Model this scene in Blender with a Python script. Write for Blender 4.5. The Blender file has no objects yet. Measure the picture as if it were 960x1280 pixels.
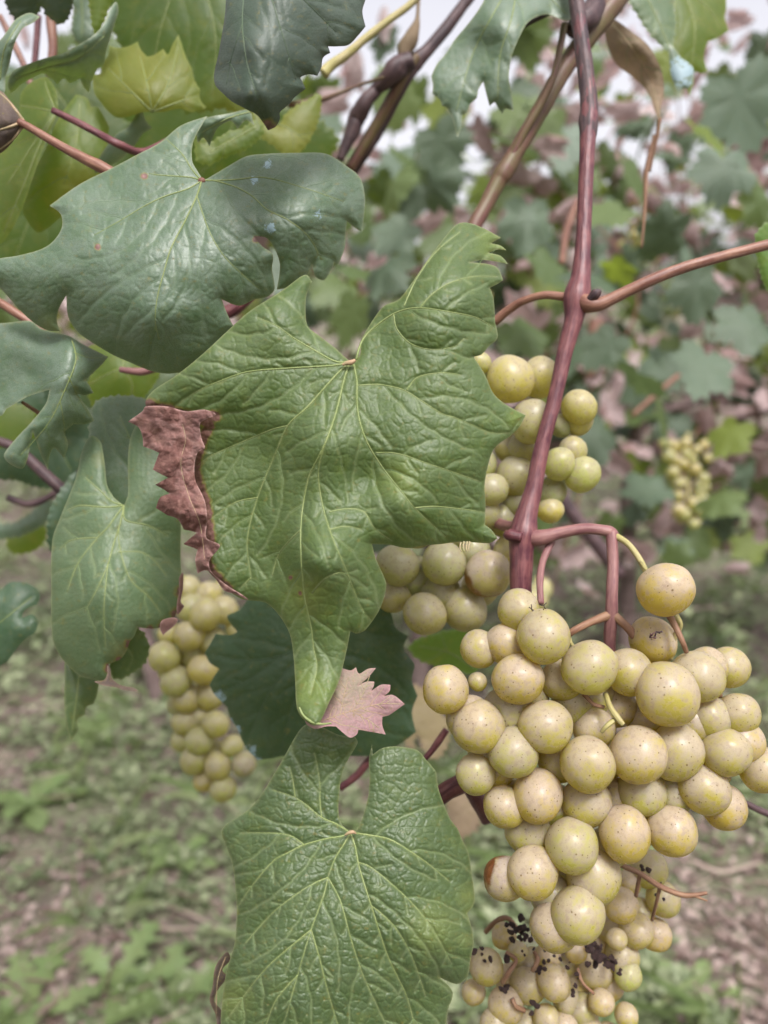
import bpy, math, random
import numpy as np
from mathutils import Vector, Matrix, Euler, noise
from mathutils.kdtree import KDTree
from mathutils.geometry import delaunay_2d_cdt

random.seed(7); np.random.seed(7)
S = bpy.context.scene
COL = S.collection

# ------------------------------------------------------------------ camera, sky, sun, exposure
PITCH = math.radians(15.0); CAM_H = 1.15; F = 985.0
cam = bpy.data.cameras.new("camera"); camo = bpy.data.objects.new("camera", cam); COL.objects.link(camo)
camo.location = (0, 0, CAM_H); camo.rotation_euler = (math.radians(90) - PITCH, 0, 0)
cam.sensor_fit = 'VERTICAL'; cam.sensor_height = 36.0; cam.lens = F / 1280 * 36.0
cam.clip_start = 0.02; cam.clip_end = 3000
cam.dof.use_dof = True; cam.dof.focus_distance = 0.262; cam.dof.aperture_fstop = 8.0; cam.dof.aperture_blades = 0
S.camera = camo
S.render.resolution_x = 768; S.render.resolution_y = 1024
S.view_settings.view_transform = 'Standard'; S.view_settings.look = 'None'
S.view_settings.exposure = 1.45; S.view_settings.gamma = 1.0
W = bpy.data.worlds.new("World"); S.world = W; W.use_nodes = True
wn = W.node_tree.nodes; wl = W.node_tree.links
bg = wn['Background']; sky = wn.new('ShaderNodeTexSky'); sky.sky_type = 'NISHITA'; sky.sun_disc = False
SUN_EL, SUN_AZ = math.radians(60), math.radians(160)      # azimuth measured from +Y towards +X
sky.sun_elevation = SUN_EL; sky.sun_rotation = SUN_AZ; sky.dust_density = 4.0; sky.air_density = 1.0; sky.ozone_density = 1.0
hs = wn.new('ShaderNodeHueSaturation'); hs.inputs['Saturation'].default_value = 0.16; hs.inputs['Value'].default_value = 1.12
tint = wn.new('ShaderNodeMix'); tint.data_type = 'RGBA'; tint.blend_type = 'MULTIPLY'; tint.inputs[0].default_value = 1.0
tint.inputs[7].default_value = (1.0, 0.965, 1.0, 1)
wl.new(sky.outputs[0], hs.inputs['Color']); wl.new(hs.outputs[0], tint.inputs[6]); wl.new(tint.outputs[2], bg.inputs[0])
bg.inputs[1].default_value = 0.088
sun = bpy.data.lights.new("sun", 'SUN'); sun.energy = 1.5; sun.angle = math.radians(18); sun.color = (1.0, 0.97, 0.94)
suno = bpy.data.objects.new("sun", sun); COL.objects.link(suno)
sd = Vector((math.sin(SUN_AZ) * math.cos(SUN_EL), math.cos(SUN_AZ) * math.cos(SUN_EL), math.sin(SUN_EL)))
suno.rotation_euler = sd.to_track_quat('Z', 'Y').to_euler()

FW = Vector((0, math.cos(PITCH), -math.sin(PITCH))); UP = Vector((0, math.sin(PITCH), math.cos(PITCH))); RT = Vector((1, 0, 0))
CAM = Vector((0, 0, CAM_H))
def P(x, y, d):
    x, y, d = float(x), float(y), float(d)
    return CAM + (FW + RT * ((x - 480) / F) - UP * ((y - 640) / F)) * d
def Pn(x, y, d):
    x = np.asarray(x, float); y = np.asarray(y, float); d = np.asarray(d, float)
    a = (x - 480) / F; b = (y - 640) / F
    o = np.empty((len(x), 3))
    for k in range(3): o[:, k] = CAM[k] + d * (FW[k] + RT[k] * a - UP[k] * b)
    return o
def G(x, y):
    r = FW + RT * ((x - 480) / F) - UP * ((y - 640) / F)
    return CAM + r * (CAM_H / -r.z)

# ------------------------------------------------------------------ helpers
def tag(o, label=None, cat=None, group=None, kind=None):
    if label: o['label'] = label
    if cat: o['category'] = cat
    if group: o['group'] = group
    if kind: o['kind'] = kind
    return o
def mesh_obj(name, verts, faces, mat, parent=None, loc=None, smooth=True, uv=None):
    m = bpy.data.meshes.new(name)
    if loc is not None: verts = np.asarray(verts, float) - np.array(loc)
    m.from_pydata(np.asarray(verts).tolist(), [], faces if isinstance(faces, list) else faces.tolist())
    if smooth: m.polygons.foreach_set('use_smooth', [True] * len(m.polygons))
    if mat: m.materials.append(mat)
    if uv is not None:
        L = m.uv_layers.new(name='UVMap'); li = np.zeros(len(m.loops), int); m.loops.foreach_get('vertex_index', li)
        L.data.foreach_set('uv', np.asarray(uv, float)[li].ravel())
    m.update()
    o = bpy.data.objects.new(name, m); COL.objects.link(o)
    if parent is not None: o.parent = parent
    elif loc is not None: o.location = loc
    return o
def empty(name, loc):
    o = bpy.data.objects.new(name, None); COL.objects.link(o); o.location = loc; o.empty_display_size = 0.01
    return o
def catmull(pts, n=6, closed=False):
    """smooth through points; (x, y, 1) marks a sharp corner"""
    q = [np.array(p[:2], float) for p in pts]; sh = [len(p) > 2 for p in pts]; N = len(q); out = []
    for i in range(N if closed else N - 1):
        a, b = q[i], q[(i + 1) % N]
        pa = q[i - 1] if (i > 0 or closed) else a; pb = q[(i + 2) % N] if (i + 2 < N or closed) else b
        L = np.linalg.norm(b - a)
        def tan(u, v, s, c):
            if s: return (b - a) * 0.6
            t = (v - u) * 0.5; l = np.linalg.norm(t)
            return t * min(1, L / (l + 1e-9))
        ta = tan(pa, b, sh[i], a); tb = tan(a, pb, sh[(i + 1) % N], b)
        k = max(2, min(n, int(L / 2.0)))
        for j in range(k):
            t = j / k
            out.append((2*t**3 - 3*t*t + 1) * a + (t**3 - 2*t*t + t) * ta + (-2*t**3 + 3*t*t) * b + (t**3 - t*t) * tb)
    if not closed: out.append(q[-1])
    return np.array(out)
def area(p): return 0.5 * np.sum(p[:, 0] * np.roll(p[:, 1], -1) - np.roll(p[:, 0], -1) * p[:, 1])
def serrate(p, period, amp, rng):
    """add leaf teeth along a closed outline"""
    if area(p) < 0: p = p[::-1]
    seg = np.linalg.norm(np.roll(p, -1, 0) - p, axis=1); cum = np.concatenate([[0], np.cumsum(seg)]); T = cum[-1]
    out = []; s = 0
    def at(s):
        s %= T; i = min(np.searchsorted(cum, s, 'right') - 1, len(p) - 1); f = (s - cum[i]) / max(seg[i], 1e-6)
        a, b = p[i], p[(i + 1) % len(p)]; d = (b - a) / max(seg[i], 1e-6)
        return a + (b - a) * f, np.array([d[1], -d[0]])
    while s < T - period * 0.5:
        L = period * rng.uniform(0.7, 1.35); A = amp * rng.uniform(0.4, 1.3)
        q, n = at(s); out.append(q)
        q, n = at(s + L * 0.35); out.append(q + n * A * 0.45)
        q, n = at(s + L * 0.62); out.append(q + n * A)
        q, n = at(s + L * 0.82); out.append(q + n * A * 0.25)
        s += L
    return np.array(out)
def inside(poly, pts):
    x, y = pts[:, 0], pts[:, 1]; r = np.zeros(len(pts), bool)
    a = poly; b = np.roll(poly, -1, 0)
    for (x1, y1), (x2, y2) in zip(a, b):
        if y1 == y2: continue
        c = ((y1 > y) != (y2 > y)) & (x < (x2 - x1) * (y - y1) / (y2 - y1) + x1); r ^= c
    return r
class Near:
    """nearest segment of a set of segments, by a KD tree of samples refined on the segment itself"""
    def __init__(s, A, B, step=1.5):
        s.A, s.B = np.asarray(A, float), np.asarray(B, float); pts = []; ids = []
        L = np.linalg.norm(s.B - s.A, axis=1)
        for i in range(len(s.A)):
            k = max(1, int(L[i] / step))
            for j in range(k + 1): pts.append(s.A[i] + (s.B[i] - s.A[i]) * (j / k)); ids.append(i)
        s.ids = ids; s.kd = KDTree(len(pts))
        for i, q in enumerate(pts): s.kd.insert((q[0], q[1], 0), i)
        s.kd.balance()
    def __call__(s, q, want=False):
        f = s.kd.find; ids = s.ids
        i = np.array([ids[f((x, y, 0.0))[1]] for x, y in q.tolist()], int)
        d = s.B[i] - s.A[i]; r = q - s.A[i]; l2 = (d * d).sum(1) + 1e-9
        t = np.clip((r * d).sum(1) / l2, 0, 1); e = r - t[:, None] * d; dist = np.sqrt((e * e).sum(1))
        return (dist, i, t, np.sign(d[:, 0] * r[:, 1] - d[:, 1] * r[:, 0])) if want else dist
def hsh(i, j, k):
    v = np.sin(i * 127.1 + j * 311.7 + k * 74.7) * 43758.5453
    return v - np.floor(v)
def cells(u, v, k):
    """F2-F1 of a jittered cell pattern: 0 on the seams between cells"""
    iu, iv = np.floor(u), np.floor(v); f1 = np.full(len(u), 9.0); f2 = np.full(len(u), 9.0)
    for a in (-1, 0, 1):
        for b in (-1, 0, 1):
            ci, cj = iu + a, iv + b
            px = ci + 0.5 + (hsh(ci, cj, k) - 0.5) * 0.8; py = cj + 0.5 + (hsh(cj, ci, k + 3.3) - 0.5) * 0.8
            d = np.hypot(u - px, v - py); m = d < f1
            f2 = np.where(m, f1, np.minimum(f2, d)); f1 = np.where(m, d, f1)
    return f2 - f1
def vnoise(x, y, s, k=0.0):
    x = x / s; y = y / s; i, j = np.floor(x), np.floor(y); fx, fy = x - i, y - j
    fx = fx * fx * (3 - 2 * fx); fy = fy * fy * (3 - 2 * fy)
    return ((hsh(i, j, k) * (1 - fx) + hsh(i + 1, j, k) * fx) * (1 - fy) + (hsh(i, j + 1, k) * (1 - fx) + hsh(i + 1, j + 1, k) * fx) * fy) - 0.5
class TPS:
    def __init__(s, c):
        c = np.array(c, float); s.p = c[:, :2] / 100; n = len(c)
        K = s.U(s.p); A = np.zeros((n + 3, n + 3)); A[:n, :n] = K + np.eye(n) * 1e-3
        A[:n, n] = 1; A[:n, n+1:] = s.p; A[n, :n] = 1; A[n+1:, :n] = s.p.T
        b = np.zeros(n + 3); b[:n] = c[:, 2]; s.w = np.linalg.solve(A, b)
    def U(s, q):
        r2 = ((q[:, None, :] - s.p[None]) ** 2).sum(2); return 0.5 * r2 * np.log(r2 + 1e-9)
    def __call__(s, q):
        q = q / 100; n = len(s.p); return s.U(q) @ s.w[:n] + s.w[n] + q @ s.w[n+1:]

def tube(pts, rad, sides=8, bump=0.0, seed=0):
    """tapered tube through 3-D points; returns verts, faces, uv"""
    pts = [Vector(p) for p in pts]; n = len(pts); V = []; Fc = []; UV = []
    t = (pts[1] - pts[0]).normalized(); nrm = t.orthogonal().normalized(); acc = 0
    for i in range(n):
        t = (pts[min(i + 1, n - 1)] - pts[max(i - 1, 0)]).normalized()
        nrm = (nrm - t * nrm.dot(t)).normalized(); b = t.cross(nrm)
        if i: acc += (pts[i] - pts[i - 1]).length
        for k in range(sides):
            a = 2 * math.pi * k / sides; r = rad[i]
            d = nrm * math.cos(a) + b * math.sin(a)
            if bump: r *= 1 + bump * noise.noise(d * 1.3 + Vector((acc * 160 + seed, seed, 0)))
            V.append(pts[i] + d * r); UV.append((k / sides, acc * 100))
    for i in range(n - 1):
        for k in range(sides):
            k2 = (k + 1) % sides
            Fc.append((i * sides + k, i * sides + k2, (i + 1) * sides + k2, (i + 1) * sides + k))
    Fc.append(tuple(range(sides - 1, -1, -1))); Fc.append(tuple((n - 1) * sides + k for k in range(sides)))
    return V, Fc, UV
def spline3(ctrl, n=8):
    c = [np.array(p, float) for p in ctrl]; out = []
    for i in range(len(c) - 1):
        p0 = c[i - 1] if i else 2 * c[0] - c[1]; p3 = c[i + 2] if i + 2 < len(c) else 2 * c[-1] - c[-2]; p1, p2 = c[i], c[i + 1]
        for j in range(n):
            t = j / n; out.append(0.5 * ((2*p1) + (-p0+p2)*t + (2*p0-5*p1+4*p2-p3)*t*t + (-p0+3*p1-3*p2+p3)*t**3))
    out.append(c[-1]); return np.array(out)
def stem(name, ctrl, mat, parent=None, sides=10, bump=0.06, n=8, origin=None):
    """ctrl: (x, y, width in photo px, distance)"""
    s = spline3(ctrl, n); pts = [P(a[0], a[1], a[3]) for a in s]; rad = [max(a[2], 0.4) * 0.5 * a[3] / F for a in s]
    V, Fc, UV = tube(pts, rad, sides, bump, seed=random.random() * 50)
    loc = origin if origin is not None else (parent.location if parent is not None else pts[0])
    o = mesh_obj(name, [list(v) for v in V], Fc, mat, None, loc=loc, uv=UV)
    if parent is not None: o.parent = parent; o.location = (0, 0, 0)
    return o

# ------------------------------------------------------------------ materials
class NT:
    def __init__(s, name):
        s.m = bpy.data.materials.new(name); s.m.use_nodes = True; s.t = s.m.node_tree; s.n = s.t.nodes; s.n.clear()
        s.out = s.N('ShaderNodeOutputMaterial')
    def N(s, t, **k):
        n = s.n.new(t)
        for a, b in k.items(): setattr(n, a, b)
        return n
    def L(s, a, b): s.t.links.new(a, b)
    def val(s, sock, v):
        if hasattr(v, 'is_output') or isinstance(v, bpy.types.NodeSocket): s.L(v, sock)
        else: sock.default_value = v if not isinstance(v, tuple) or len(v) == 4 or sock.type == 'VECTOR' else (*v, 1)
    def mix(s, f, a, b, mode='MIX'):
        n = s.N('ShaderNodeMix', data_type='RGBA', blend_type=mode); s.val(n.inputs[0], f); s.val(n.inputs[6], a); s.val(n.inputs[7], b); return n.outputs[2]
    def math(s, op, a, b=0.0, clamp=False):
        n = s.N('ShaderNodeMath', operation=op, use_clamp=clamp); s.val(n.inputs[0], a); s.val(n.inputs[1], b); return n.outputs[0]
    def ramp(s, v, a, b, lo=0.0, hi=1.0):
        n = s.N('ShaderNodeMapRange'); s.val(n.inputs[0], v); n.inputs[1].default_value = a; n.inputs[2].default_value = b
        n.inputs[3].default_value = lo; n.inputs[4].default_value = hi; return n.outputs[0]
    def noise(s, vec, scale, det=3.0, rough=0.5, out=0):
        n = s.N('ShaderNodeTexNoise'); s.L(vec, n.inputs['Vector']); n.inputs['Scale'].default_value = scale
        n.inputs['Detail'].default_value = det; n.inputs['Roughness'].default_value = rough; return n.outputs[out]
    def bsdf(s, col, rough=0.5, spec=0.5, **k):
        b = s.N('ShaderNodeBsdfPrincipled'); s.val(b.inputs['Base Color'], col); s.val(b.inputs['Roughness'], rough); b.inputs['Specular IOR Level'].default_value = spec
        for a, v in k.items(): s.val(b.inputs[a.replace('_', ' ')], v)
        return b
def bump(s, b, h, dist, strength=1.0):
    n = s.N('ShaderNodeBump'); n.inputs['Strength'].default_value = strength; n.inputs['Distance'].default_value = dist
    s.L(h, n.inputs['Height']); s.L(n.outputs[0], b.inputs['Normal']); return n

def leaf_mat(name, c1, c2, yellow=(0.19, 0.21, 0.035), rough=0.45, trans=0.25, tcol=(0.25, 0.38, 0.05), spec=0.5, yscale=1.0, veinc=(0.34, 0.38, 0.2), edgec=(0.33, 0.34, 0.17), fineb=0.3, coat=0.0, dust_light=0.09, halo=(0.17, 0.14, 0.035)):
    s = NT(name); uv = s.N('ShaderNodeUVMap').outputs[0]
    la = s.N('ShaderNodeAttribute', attribute_name='la'); lb = s.N('ShaderNodeAttribute', attribute_name='lb')
    sa = s.N('ShaderNodeSeparateColor'); s.L(la.outputs[0], sa.inputs[0]); sb = s.N('ShaderNodeSeparateColor'); s.L(lb.outputs[0], sb.inputs[0])
    crease, edge, vein = sa.outputs[0], sa.outputs[1], sa.outputs[2]; brown, blue, yel = sb.outputs[0], sb.outputs[1], sb.outputs[2]
    big = s.noise(uv, 0.013, 4, 0.6); mid = s.noise(uv, 0.05, 5, 0.65); fine = s.noise(uv, 0.5, 3, 0.6)
    col = s.mix(s.ramp(big, 0.35, 0.65), c1, c2)
    yf = s.math('ADD', s.ramp(mid, 0.5, 0.72, 0, 0.5 * yscale), s.math('MULTIPLY', yel, 0.9), True)
    col = s.mix(yf, col, yellow)
    col = s.mix(s.ramp(fine, 0.3, 0.7, 0, 0.35), col, (c1[0] * 0.6, c1[1] * 0.62, c1[2] * 0.6))
    col = s.mix(s.math('MULTIPLY', crease, 0.30), col, (c1[0]*1.9, c1[1]*1.6, c1[2]*1.6))
    col = s.mix(s.math('MULTIPLY', vein, 0.25), col, veinc)
    col = s.mix(s.math('MULTIPLY', edge, 0.4), col, edgec)
    dots = s.N('ShaderNodeTexVoronoi'); s.L(uv, dots.inputs['Vector']); dots.inputs['Scale'].default_value = 0.022
    col = s.mix(s.math('MULTIPLY', s.ramp(dots.outputs['Distance'], 0.045, 0.02), 0.5), col, (0.12, 0.08, 0.04))
    col = s.mix(s.math('MULTIPLY', s.ramp(s.math('MULTIPLY', s.noise(uv, 0.03, 6, 0.7), s.noise(uv, 0.9, 2, 0.6)), 0.18, 0.36), dust_light), col, (0.30, 0.33, 0.31))
    bn = s.noise(uv, 0.11, 5, 0.72)
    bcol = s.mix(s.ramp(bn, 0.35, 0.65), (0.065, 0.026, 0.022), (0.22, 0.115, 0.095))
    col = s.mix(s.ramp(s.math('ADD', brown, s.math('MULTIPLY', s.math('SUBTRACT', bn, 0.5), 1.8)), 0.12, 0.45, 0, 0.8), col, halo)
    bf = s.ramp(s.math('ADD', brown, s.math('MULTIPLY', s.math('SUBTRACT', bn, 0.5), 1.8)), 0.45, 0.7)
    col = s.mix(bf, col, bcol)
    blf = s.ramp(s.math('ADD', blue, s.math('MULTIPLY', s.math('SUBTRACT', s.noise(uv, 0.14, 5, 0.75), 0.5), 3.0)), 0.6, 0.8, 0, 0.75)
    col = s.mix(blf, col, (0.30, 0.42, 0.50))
    geo = s.N('ShaderNodeNewGeometry')
    under = s.mix(0.55, col, (0.20, 0.24, 0.13))
    nb = s.bsdf(col, s.math('ADD', rough, s.ramp(fine, 0.3, 0.7, -0.06, 0.1)), spec)
    nb.inputs['Coat Weight'].default_value = coat; nb.inputs['Coat Roughness'].default_value = 0.38; nb.inputs['Coat IOR'].default_value = 1.45
    tr = s.N('ShaderNodeBsdfTranslucent'); s.val(tr.inputs[0], s.mix(s.math('MULTIPLY', bf, 0.8), s.mix(yf, tcol, (0.45, 0.42, 0.05)), (0.2, 0.08, 0.05)))
    vv = s.N('ShaderNodeTexVoronoi', feature='DISTANCE_TO_EDGE'); s.L(uv, vv.inputs['Vector']); vv.inputs['Scale'].default_value = 0.21
    h = s.math('ADD', s.math('MULTIPLY', s.ramp(vv.outputs[0], 0.0, 0.18), 0.6), s.math('MULTIPLY', s.noise(uv, 0.35, 3, 0.6), 0.5))
    bump(s, nb, h, 0.00016, fineb)
    mx = s.N('ShaderNodeMixShader'); mx.inputs[0].default_value = trans; s.L(nb.outputs[0], mx.inputs[1]); s.L(tr.outputs[0], mx.inputs[2]); s.L(mx.outputs[0], s.out.inputs[0])
    return s.m
def plain_leaf(name, cols, rough=0.5, trans=0.3, tcol=(0.3, 0.4, 0.05)):
    s = NT(name); oi = s.N('ShaderNodeObjectInfo'); r = s.N('ShaderNodeValToRGB'); s.L(oi.outputs['Random'], r.inputs[0])
    r.color_ramp.elements[0].color = (*cols[0], 1); r.color_ramp.elements[1].color = (*cols[-1], 1)
    for i, c in enumerate(cols[1:-1]): e = r.color_ramp.elements.new((i + 1) / (len(cols) - 1)); e.color = (*c, 1)
    tc = s.N('ShaderNodeTexCoord').outputs['Object']; nz = s.noise(tc, 30, 4, 0.6)
    col = s.mix(s.ramp(nz, 0.35, 0.7, 0, 0.5), r.outputs[0], s.mix(0.5, r.outputs[0], (0.2, 0.17, 0.06)))
    b = s.bsdf(col, rough, 0.5); bump(s, b, nz, 0.002, 0.5)
    tr = s.N('ShaderNodeBsdfTranslucent'); s.val(tr.inputs[0], tcol)
    mx = s.N('ShaderNodeMixShader'); mx.inputs[0].default_value = trans; s.L(b.outputs[0], mx.inputs[1]); s.L(tr.outputs[0], mx.inputs[2]); s.L(mx.outputs[0], s.out.inputs[0])
    return s.m
def simple(name, c1, c2, scale=300, rough=0.6, stretch=None, bumpd=0.0003, spec=0.4):
    s = NT(name)
    if stretch:
        uv = s.N('ShaderNodeUVMap').outputs[0]; mp = s.N('ShaderNodeMapping'); mp.inputs['Scale'].default_value = stretch; s.L(uv, mp.inputs[0]); v = mp.outputs[0]; nz = s.noise(v, 1.0, 4, 0.6); nz2 = s.noise(uv, 0.9, 3, 0.6)
    else:
        v = s.N('ShaderNodeTexCoord').outputs['Object']; nz = s.noise(v, scale, 4, 0.6); nz2 = s.noise(v, scale * 0.2, 2)
    col = s.mix(s.ramp(s.math('ADD', s.math('MULTIPLY', nz, 0.5), s.math('MULTIPLY', nz2, 0.5)), 0.42, 0.58), c1, c2)
    b = s.bsdf(col, rough, spec); bump(s, b, nz, bumpd, 0.9); s.L(b.outputs[0], s.out.inputs[0]); return s.m
def grape_mat(name, base, bloom, bloomf, rot=0.0, sss=0.6):
    s = NT(name); oi = s.N('ShaderNodeObjectInfo'); tc = s.N('ShaderNodeTexCoord').outputs['Object']
    ad = s.N('ShaderNodeVectorMath', operation='ADD'); mul = s.N('ShaderNodeMath', operation='MULTIPLY'); s.L(oi.outputs['Random'], mul.inputs[0]); mul.inputs[1].default_value = 40
    s.L(tc, ad.inputs[0]); s.L(mul.outputs[0], ad.inputs[1]); v = ad.outputs[0]
    n1 = s.noise(v, 1.3, 4, 0.55); n2 = s.noise(v, 5, 5, 0.7); n3 = s.noise(v, 22, 3, 0.6)
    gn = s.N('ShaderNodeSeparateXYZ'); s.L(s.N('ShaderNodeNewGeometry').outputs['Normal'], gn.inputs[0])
    dust_light = s.ramp(gn.outputs[2], -0.7, 0.6, -0.20, 0.07)      # bloom settles on top; amber underside is light through the grape, put into colour
    bf = s.math('MULTIPLY', s.ramp(s.math('ADD', dust_light, s.math('ADD', s.math('MULTIPLY', n1, 0.6), s.math('MULTIPLY', n2, 0.4))), 0.38, 0.56, 0.1, 1.0), bloomf)
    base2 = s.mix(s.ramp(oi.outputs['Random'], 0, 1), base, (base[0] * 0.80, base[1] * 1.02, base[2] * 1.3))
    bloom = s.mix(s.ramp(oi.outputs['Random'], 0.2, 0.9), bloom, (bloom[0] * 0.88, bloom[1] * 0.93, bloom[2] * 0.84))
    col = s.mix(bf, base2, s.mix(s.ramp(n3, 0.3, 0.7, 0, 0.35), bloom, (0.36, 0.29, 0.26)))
    col = s.mix(s.ramp(n2, 0.50, 0.66, 0, 0.6), col, (0.31, 0.225, 0.20))
    vo = s.N('ShaderNodeTexVoronoi'); s.L(v, vo.inputs['Vector']); vo.inputs['Scale'].default_value = 6.0
    sc = s.N('ShaderNodeSeparateColor'); s.L(vo.outputs['Color'], sc.inputs[0])
    thr = s.ramp(sc.outputs[0], 0.2, 1.0, 0.0, 0.23)
    dot = s.ramp(s.math('SUBTRACT', s.math('ADD', vo.outputs['Distance'], s.math('MULTIPLY', s.math('SUBTRACT', n3, 0.5), 0.25)), thr), 0.03, -0.03, 0, 0.85)
    col = s.mix(s.math('MULTIPLY', dot, s.ramp(n1, 0.36, 0.46, 0.2, 1)), col, (0.085, 0.045, 0.028))
    vo2 = s.N('ShaderNodeTexVoronoi'); s.L(v, vo2.inputs['Vector']); vo2.inputs['Scale'].default_value = 13
    col = s.mix(s.ramp(vo2.outputs['Distance'], 0.20, 0.08, 0, 0.5), col, (0.17, 0.10, 0.07))
    sp = s.N('ShaderNodeSeparateXYZ'); s.L(tc, sp.inputs[0])
    col = s.mix(s.ramp(s.math('ADD', sp.outputs[2], s.math('MULTIPLY', n2, 0.05)), -0.957, -0.985, 0, 0.9), col, (0.05, 0.028, 0.02))
    if rot:
        r = s.ramp(s.math('ADD', s.math('MULTIPLY', sp.outputs[0], 0.5), s.math('ADD', s.math('MULTIPLY', sp.outputs[2], -0.55), s.math('MULTIPLY', n1, 0.9))), 0.80 - rot, 0.92 - rot)
        col = s.mix(r, col, s.mix(s.ramp(n2, 0.4, 0.6), (0.10, 0.022, 0.01), (0.24, 0.085, 0.03)))
    b = s.bsdf(col, s.math('ADD', 0.24, s.math('MULTIPLY', bf, 0.30)), 0.6)
    b.inputs['Subsurface Weight'].default_value = sss; b.inputs['Subsurface Radius'].default_value = (1.0, 0.78, 0.28); b.inputs['Subsurface Scale'].default_value = 0.006
    bump(s, b, n3, 0.0001, 0.3); tr = s.N('ShaderNodeBsdfTranslucent'); s.val(tr.inputs[0], s.mix(0.3, (min(0.9, base[0] * 1.75), min(0.86, base[1] * 1.75), base[2] * 1.7), col)); mx = s.N('ShaderNodeMixShader'); mx.inputs[0].default_value = 0.3; b.inputs['Coat Weight'].default_value = 0.25; b.inputs['Coat Roughness'].default_value = 0.22; b.inputs['Transmission Weight'].default_value = 0.08; b.inputs['IOR'].default_value = 1.36
    s.L(b.outputs[0], mx.inputs[1]); s.L(tr.outputs[0], mx.inputs[2]); s.L(mx.outputs[0], s.out.inputs[0]); return s.m

M = {}
M['leaf_main'] = leaf_mat('leaf_green', (0.055, 0.096, 0.022), (0.088, 0.130, 0.045), yellow=(0.115, 0.17, 0.032), rough=0.50, trans=0.22)
M['leaf_low'] = leaf_mat('leaf_deep_green', (0.046, 0.080, 0.026), (0.074, 0.112, 0.042), yellow=(0.12, 0.165, 0.045), rough=0.45, trans=0.2)
M['leaf_blue'] = leaf_mat('leaf_blue_green', (0.052, 0.100, 0.048), (0.078, 0.130, 0.075), yellow=(0.11, 0.17, 0.06), rough=0.5, trans=0.15, yscale=0.5, spec=0.7, fineb=0.3, coat=0.1, dust_light=0.3, veinc=(0.16, 0.22, 0.12))
M['leaf_pale'] = leaf_mat('leaf_pale_green', (0.075, 0.125, 0.058), (0.105, 0.155, 0.078), yellow=(0.12, 0.15, 0.06), rough=0.5, trans=0.2, yscale=0.6)
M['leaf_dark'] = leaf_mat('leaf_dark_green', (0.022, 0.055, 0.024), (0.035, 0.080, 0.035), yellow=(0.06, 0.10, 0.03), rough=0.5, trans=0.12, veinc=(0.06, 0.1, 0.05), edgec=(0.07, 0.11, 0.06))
M['leaf_slate'] = leaf_mat('leaf_slate_purple', (0.030, 0.056, 0.034), (0.046, 0.068, 0.050), yellow=(0.05, 0.07, 0.04), rough=0.55, trans=0.08, yscale=0.4, veinc=(0.06, 0.07, 0.06), edgec=(0.05, 0.03, 0.04), spec=0.6, fineb=0.3)
M['leaf_yellow'] = leaf_mat('leaf_yellow_green', (0.075, 0.125, 0.018), (0.12, 0.165, 0.028), yellow=(0.19, 0.21, 0.03), rough=0.5, trans=0.5, tcol=(0.30, 0.42, 0.03), veinc=(0.38, 0.34, 0.08), edgec=(0.30, 0.32, 0.08))
M['leaf_olive'] = leaf_mat('leaf_olive_green', (0.040, 0.080, 0.012), (0.070, 0.115, 0.020), yellow=(0.13, 0.16, 0.025), rough=0.5, trans=0.45, tcol=(0.20, 0.32, 0.02), veinc=(0.2, 0.2, 0.06), edgec=(0.2, 0.22, 0.06))
M['leaf_bright'] = leaf_mat('leaf_bright_green', (0.08, 0.17, 0.02), (0.11, 0.20, 0.03), rough=0.5, trans=0.4, edgec=(0.4, 0.45, 0.3))
M['withered'] = leaf_mat('withered_leaf', (0.115, 0.048, 0.042), (0.27, 0.15, 0.13), yellow=(0.28, 0.15, 0.11), rough=0.7, trans=0.12, tcol=(0.3, 0.1, 0.07), veinc=(0.38, 0.22, 0.19), edgec=(0.55, 0.36, 0.32), spec=0.2, halo=(0.13, 0.058, 0.048))
M['pink_tip'] = leaf_mat('pink_leaf_underside', (0.25, 0.14, 0.15), (0.32, 0.215, 0.21), yellow=(0.26, 0.22, 0.16), rough=0.7, trans=0.15, tcol=(0.4, 0.2, 0.18), veinc=(0.26, 0.2, 0.17), edgec=(0.45, 0.25, 0.24), spec=0.2)
M['dry'] = leaf_mat('dry_brown_leaf', (0.20, 0.145, 0.09), (0.28, 0.21, 0.14), yellow=(0.24, 0.19, 0.11), rough=0.7, trans=0.25, tcol=(0.3, 0.2, 0.12), veinc=(0.3, 0.22, 0.14), edgec=(0.16, 0.1, 0.07), spec=0.2)
M['dry_dark'] = leaf_mat('dry_dark_leaf', (0.06, 0.045, 0.04), (0.12, 0.085, 0.07), yellow=(0.15, 0.1, 0.07), rough=0.7, trans=0.1, tcol=(0.2, 0.1, 0.06), veinc=(0.3, 0.24, 0.15), edgec=(0.24, 0.17, 0.11), spec=0.2)
M['vein'] = simple('leaf_vein', (0.16, 0.205, 0.065), (0.21, 0.25, 0.095), scale=900, rough=0.5)
M['vein_green'] = simple('leaf_side_vein', (0.09, 0.15, 0.05), (0.13, 0.19, 0.07), scale=900, rough=0.5)
M['vein_faint'] = simple('faint_leaf_vein', (0.095, 0.15, 0.085), (0.13, 0.185, 0.115), scale=900, rough=0.5)
M['vein_pink'] = simple('pink_leaf_vein', (0.28, 0.24, 0.13), (0.33, 0.22, 0.13), scale=600, rough=0.5)
M['vein_dark'] = simple('dark_leaf_vein', (0.06, 0.10, 0.05), (0.08, 0.12, 0.06), scale=600, rough=0.5)
M['cane'] = simple('red_brown_cane', (0.075, 0.019, 0.028), (0.175, 0.064, 0.064), rough=0.42, stretch=(20, 1.3, 1), bumpd=0.0004)
M['cane_light'] = simple('pink_brown_cane', (0.15, 0.062, 0.045), (0.26, 0.135, 0.09), rough=0.45, stretch=(12, 0.8, 1), bumpd=0.0003)
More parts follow.
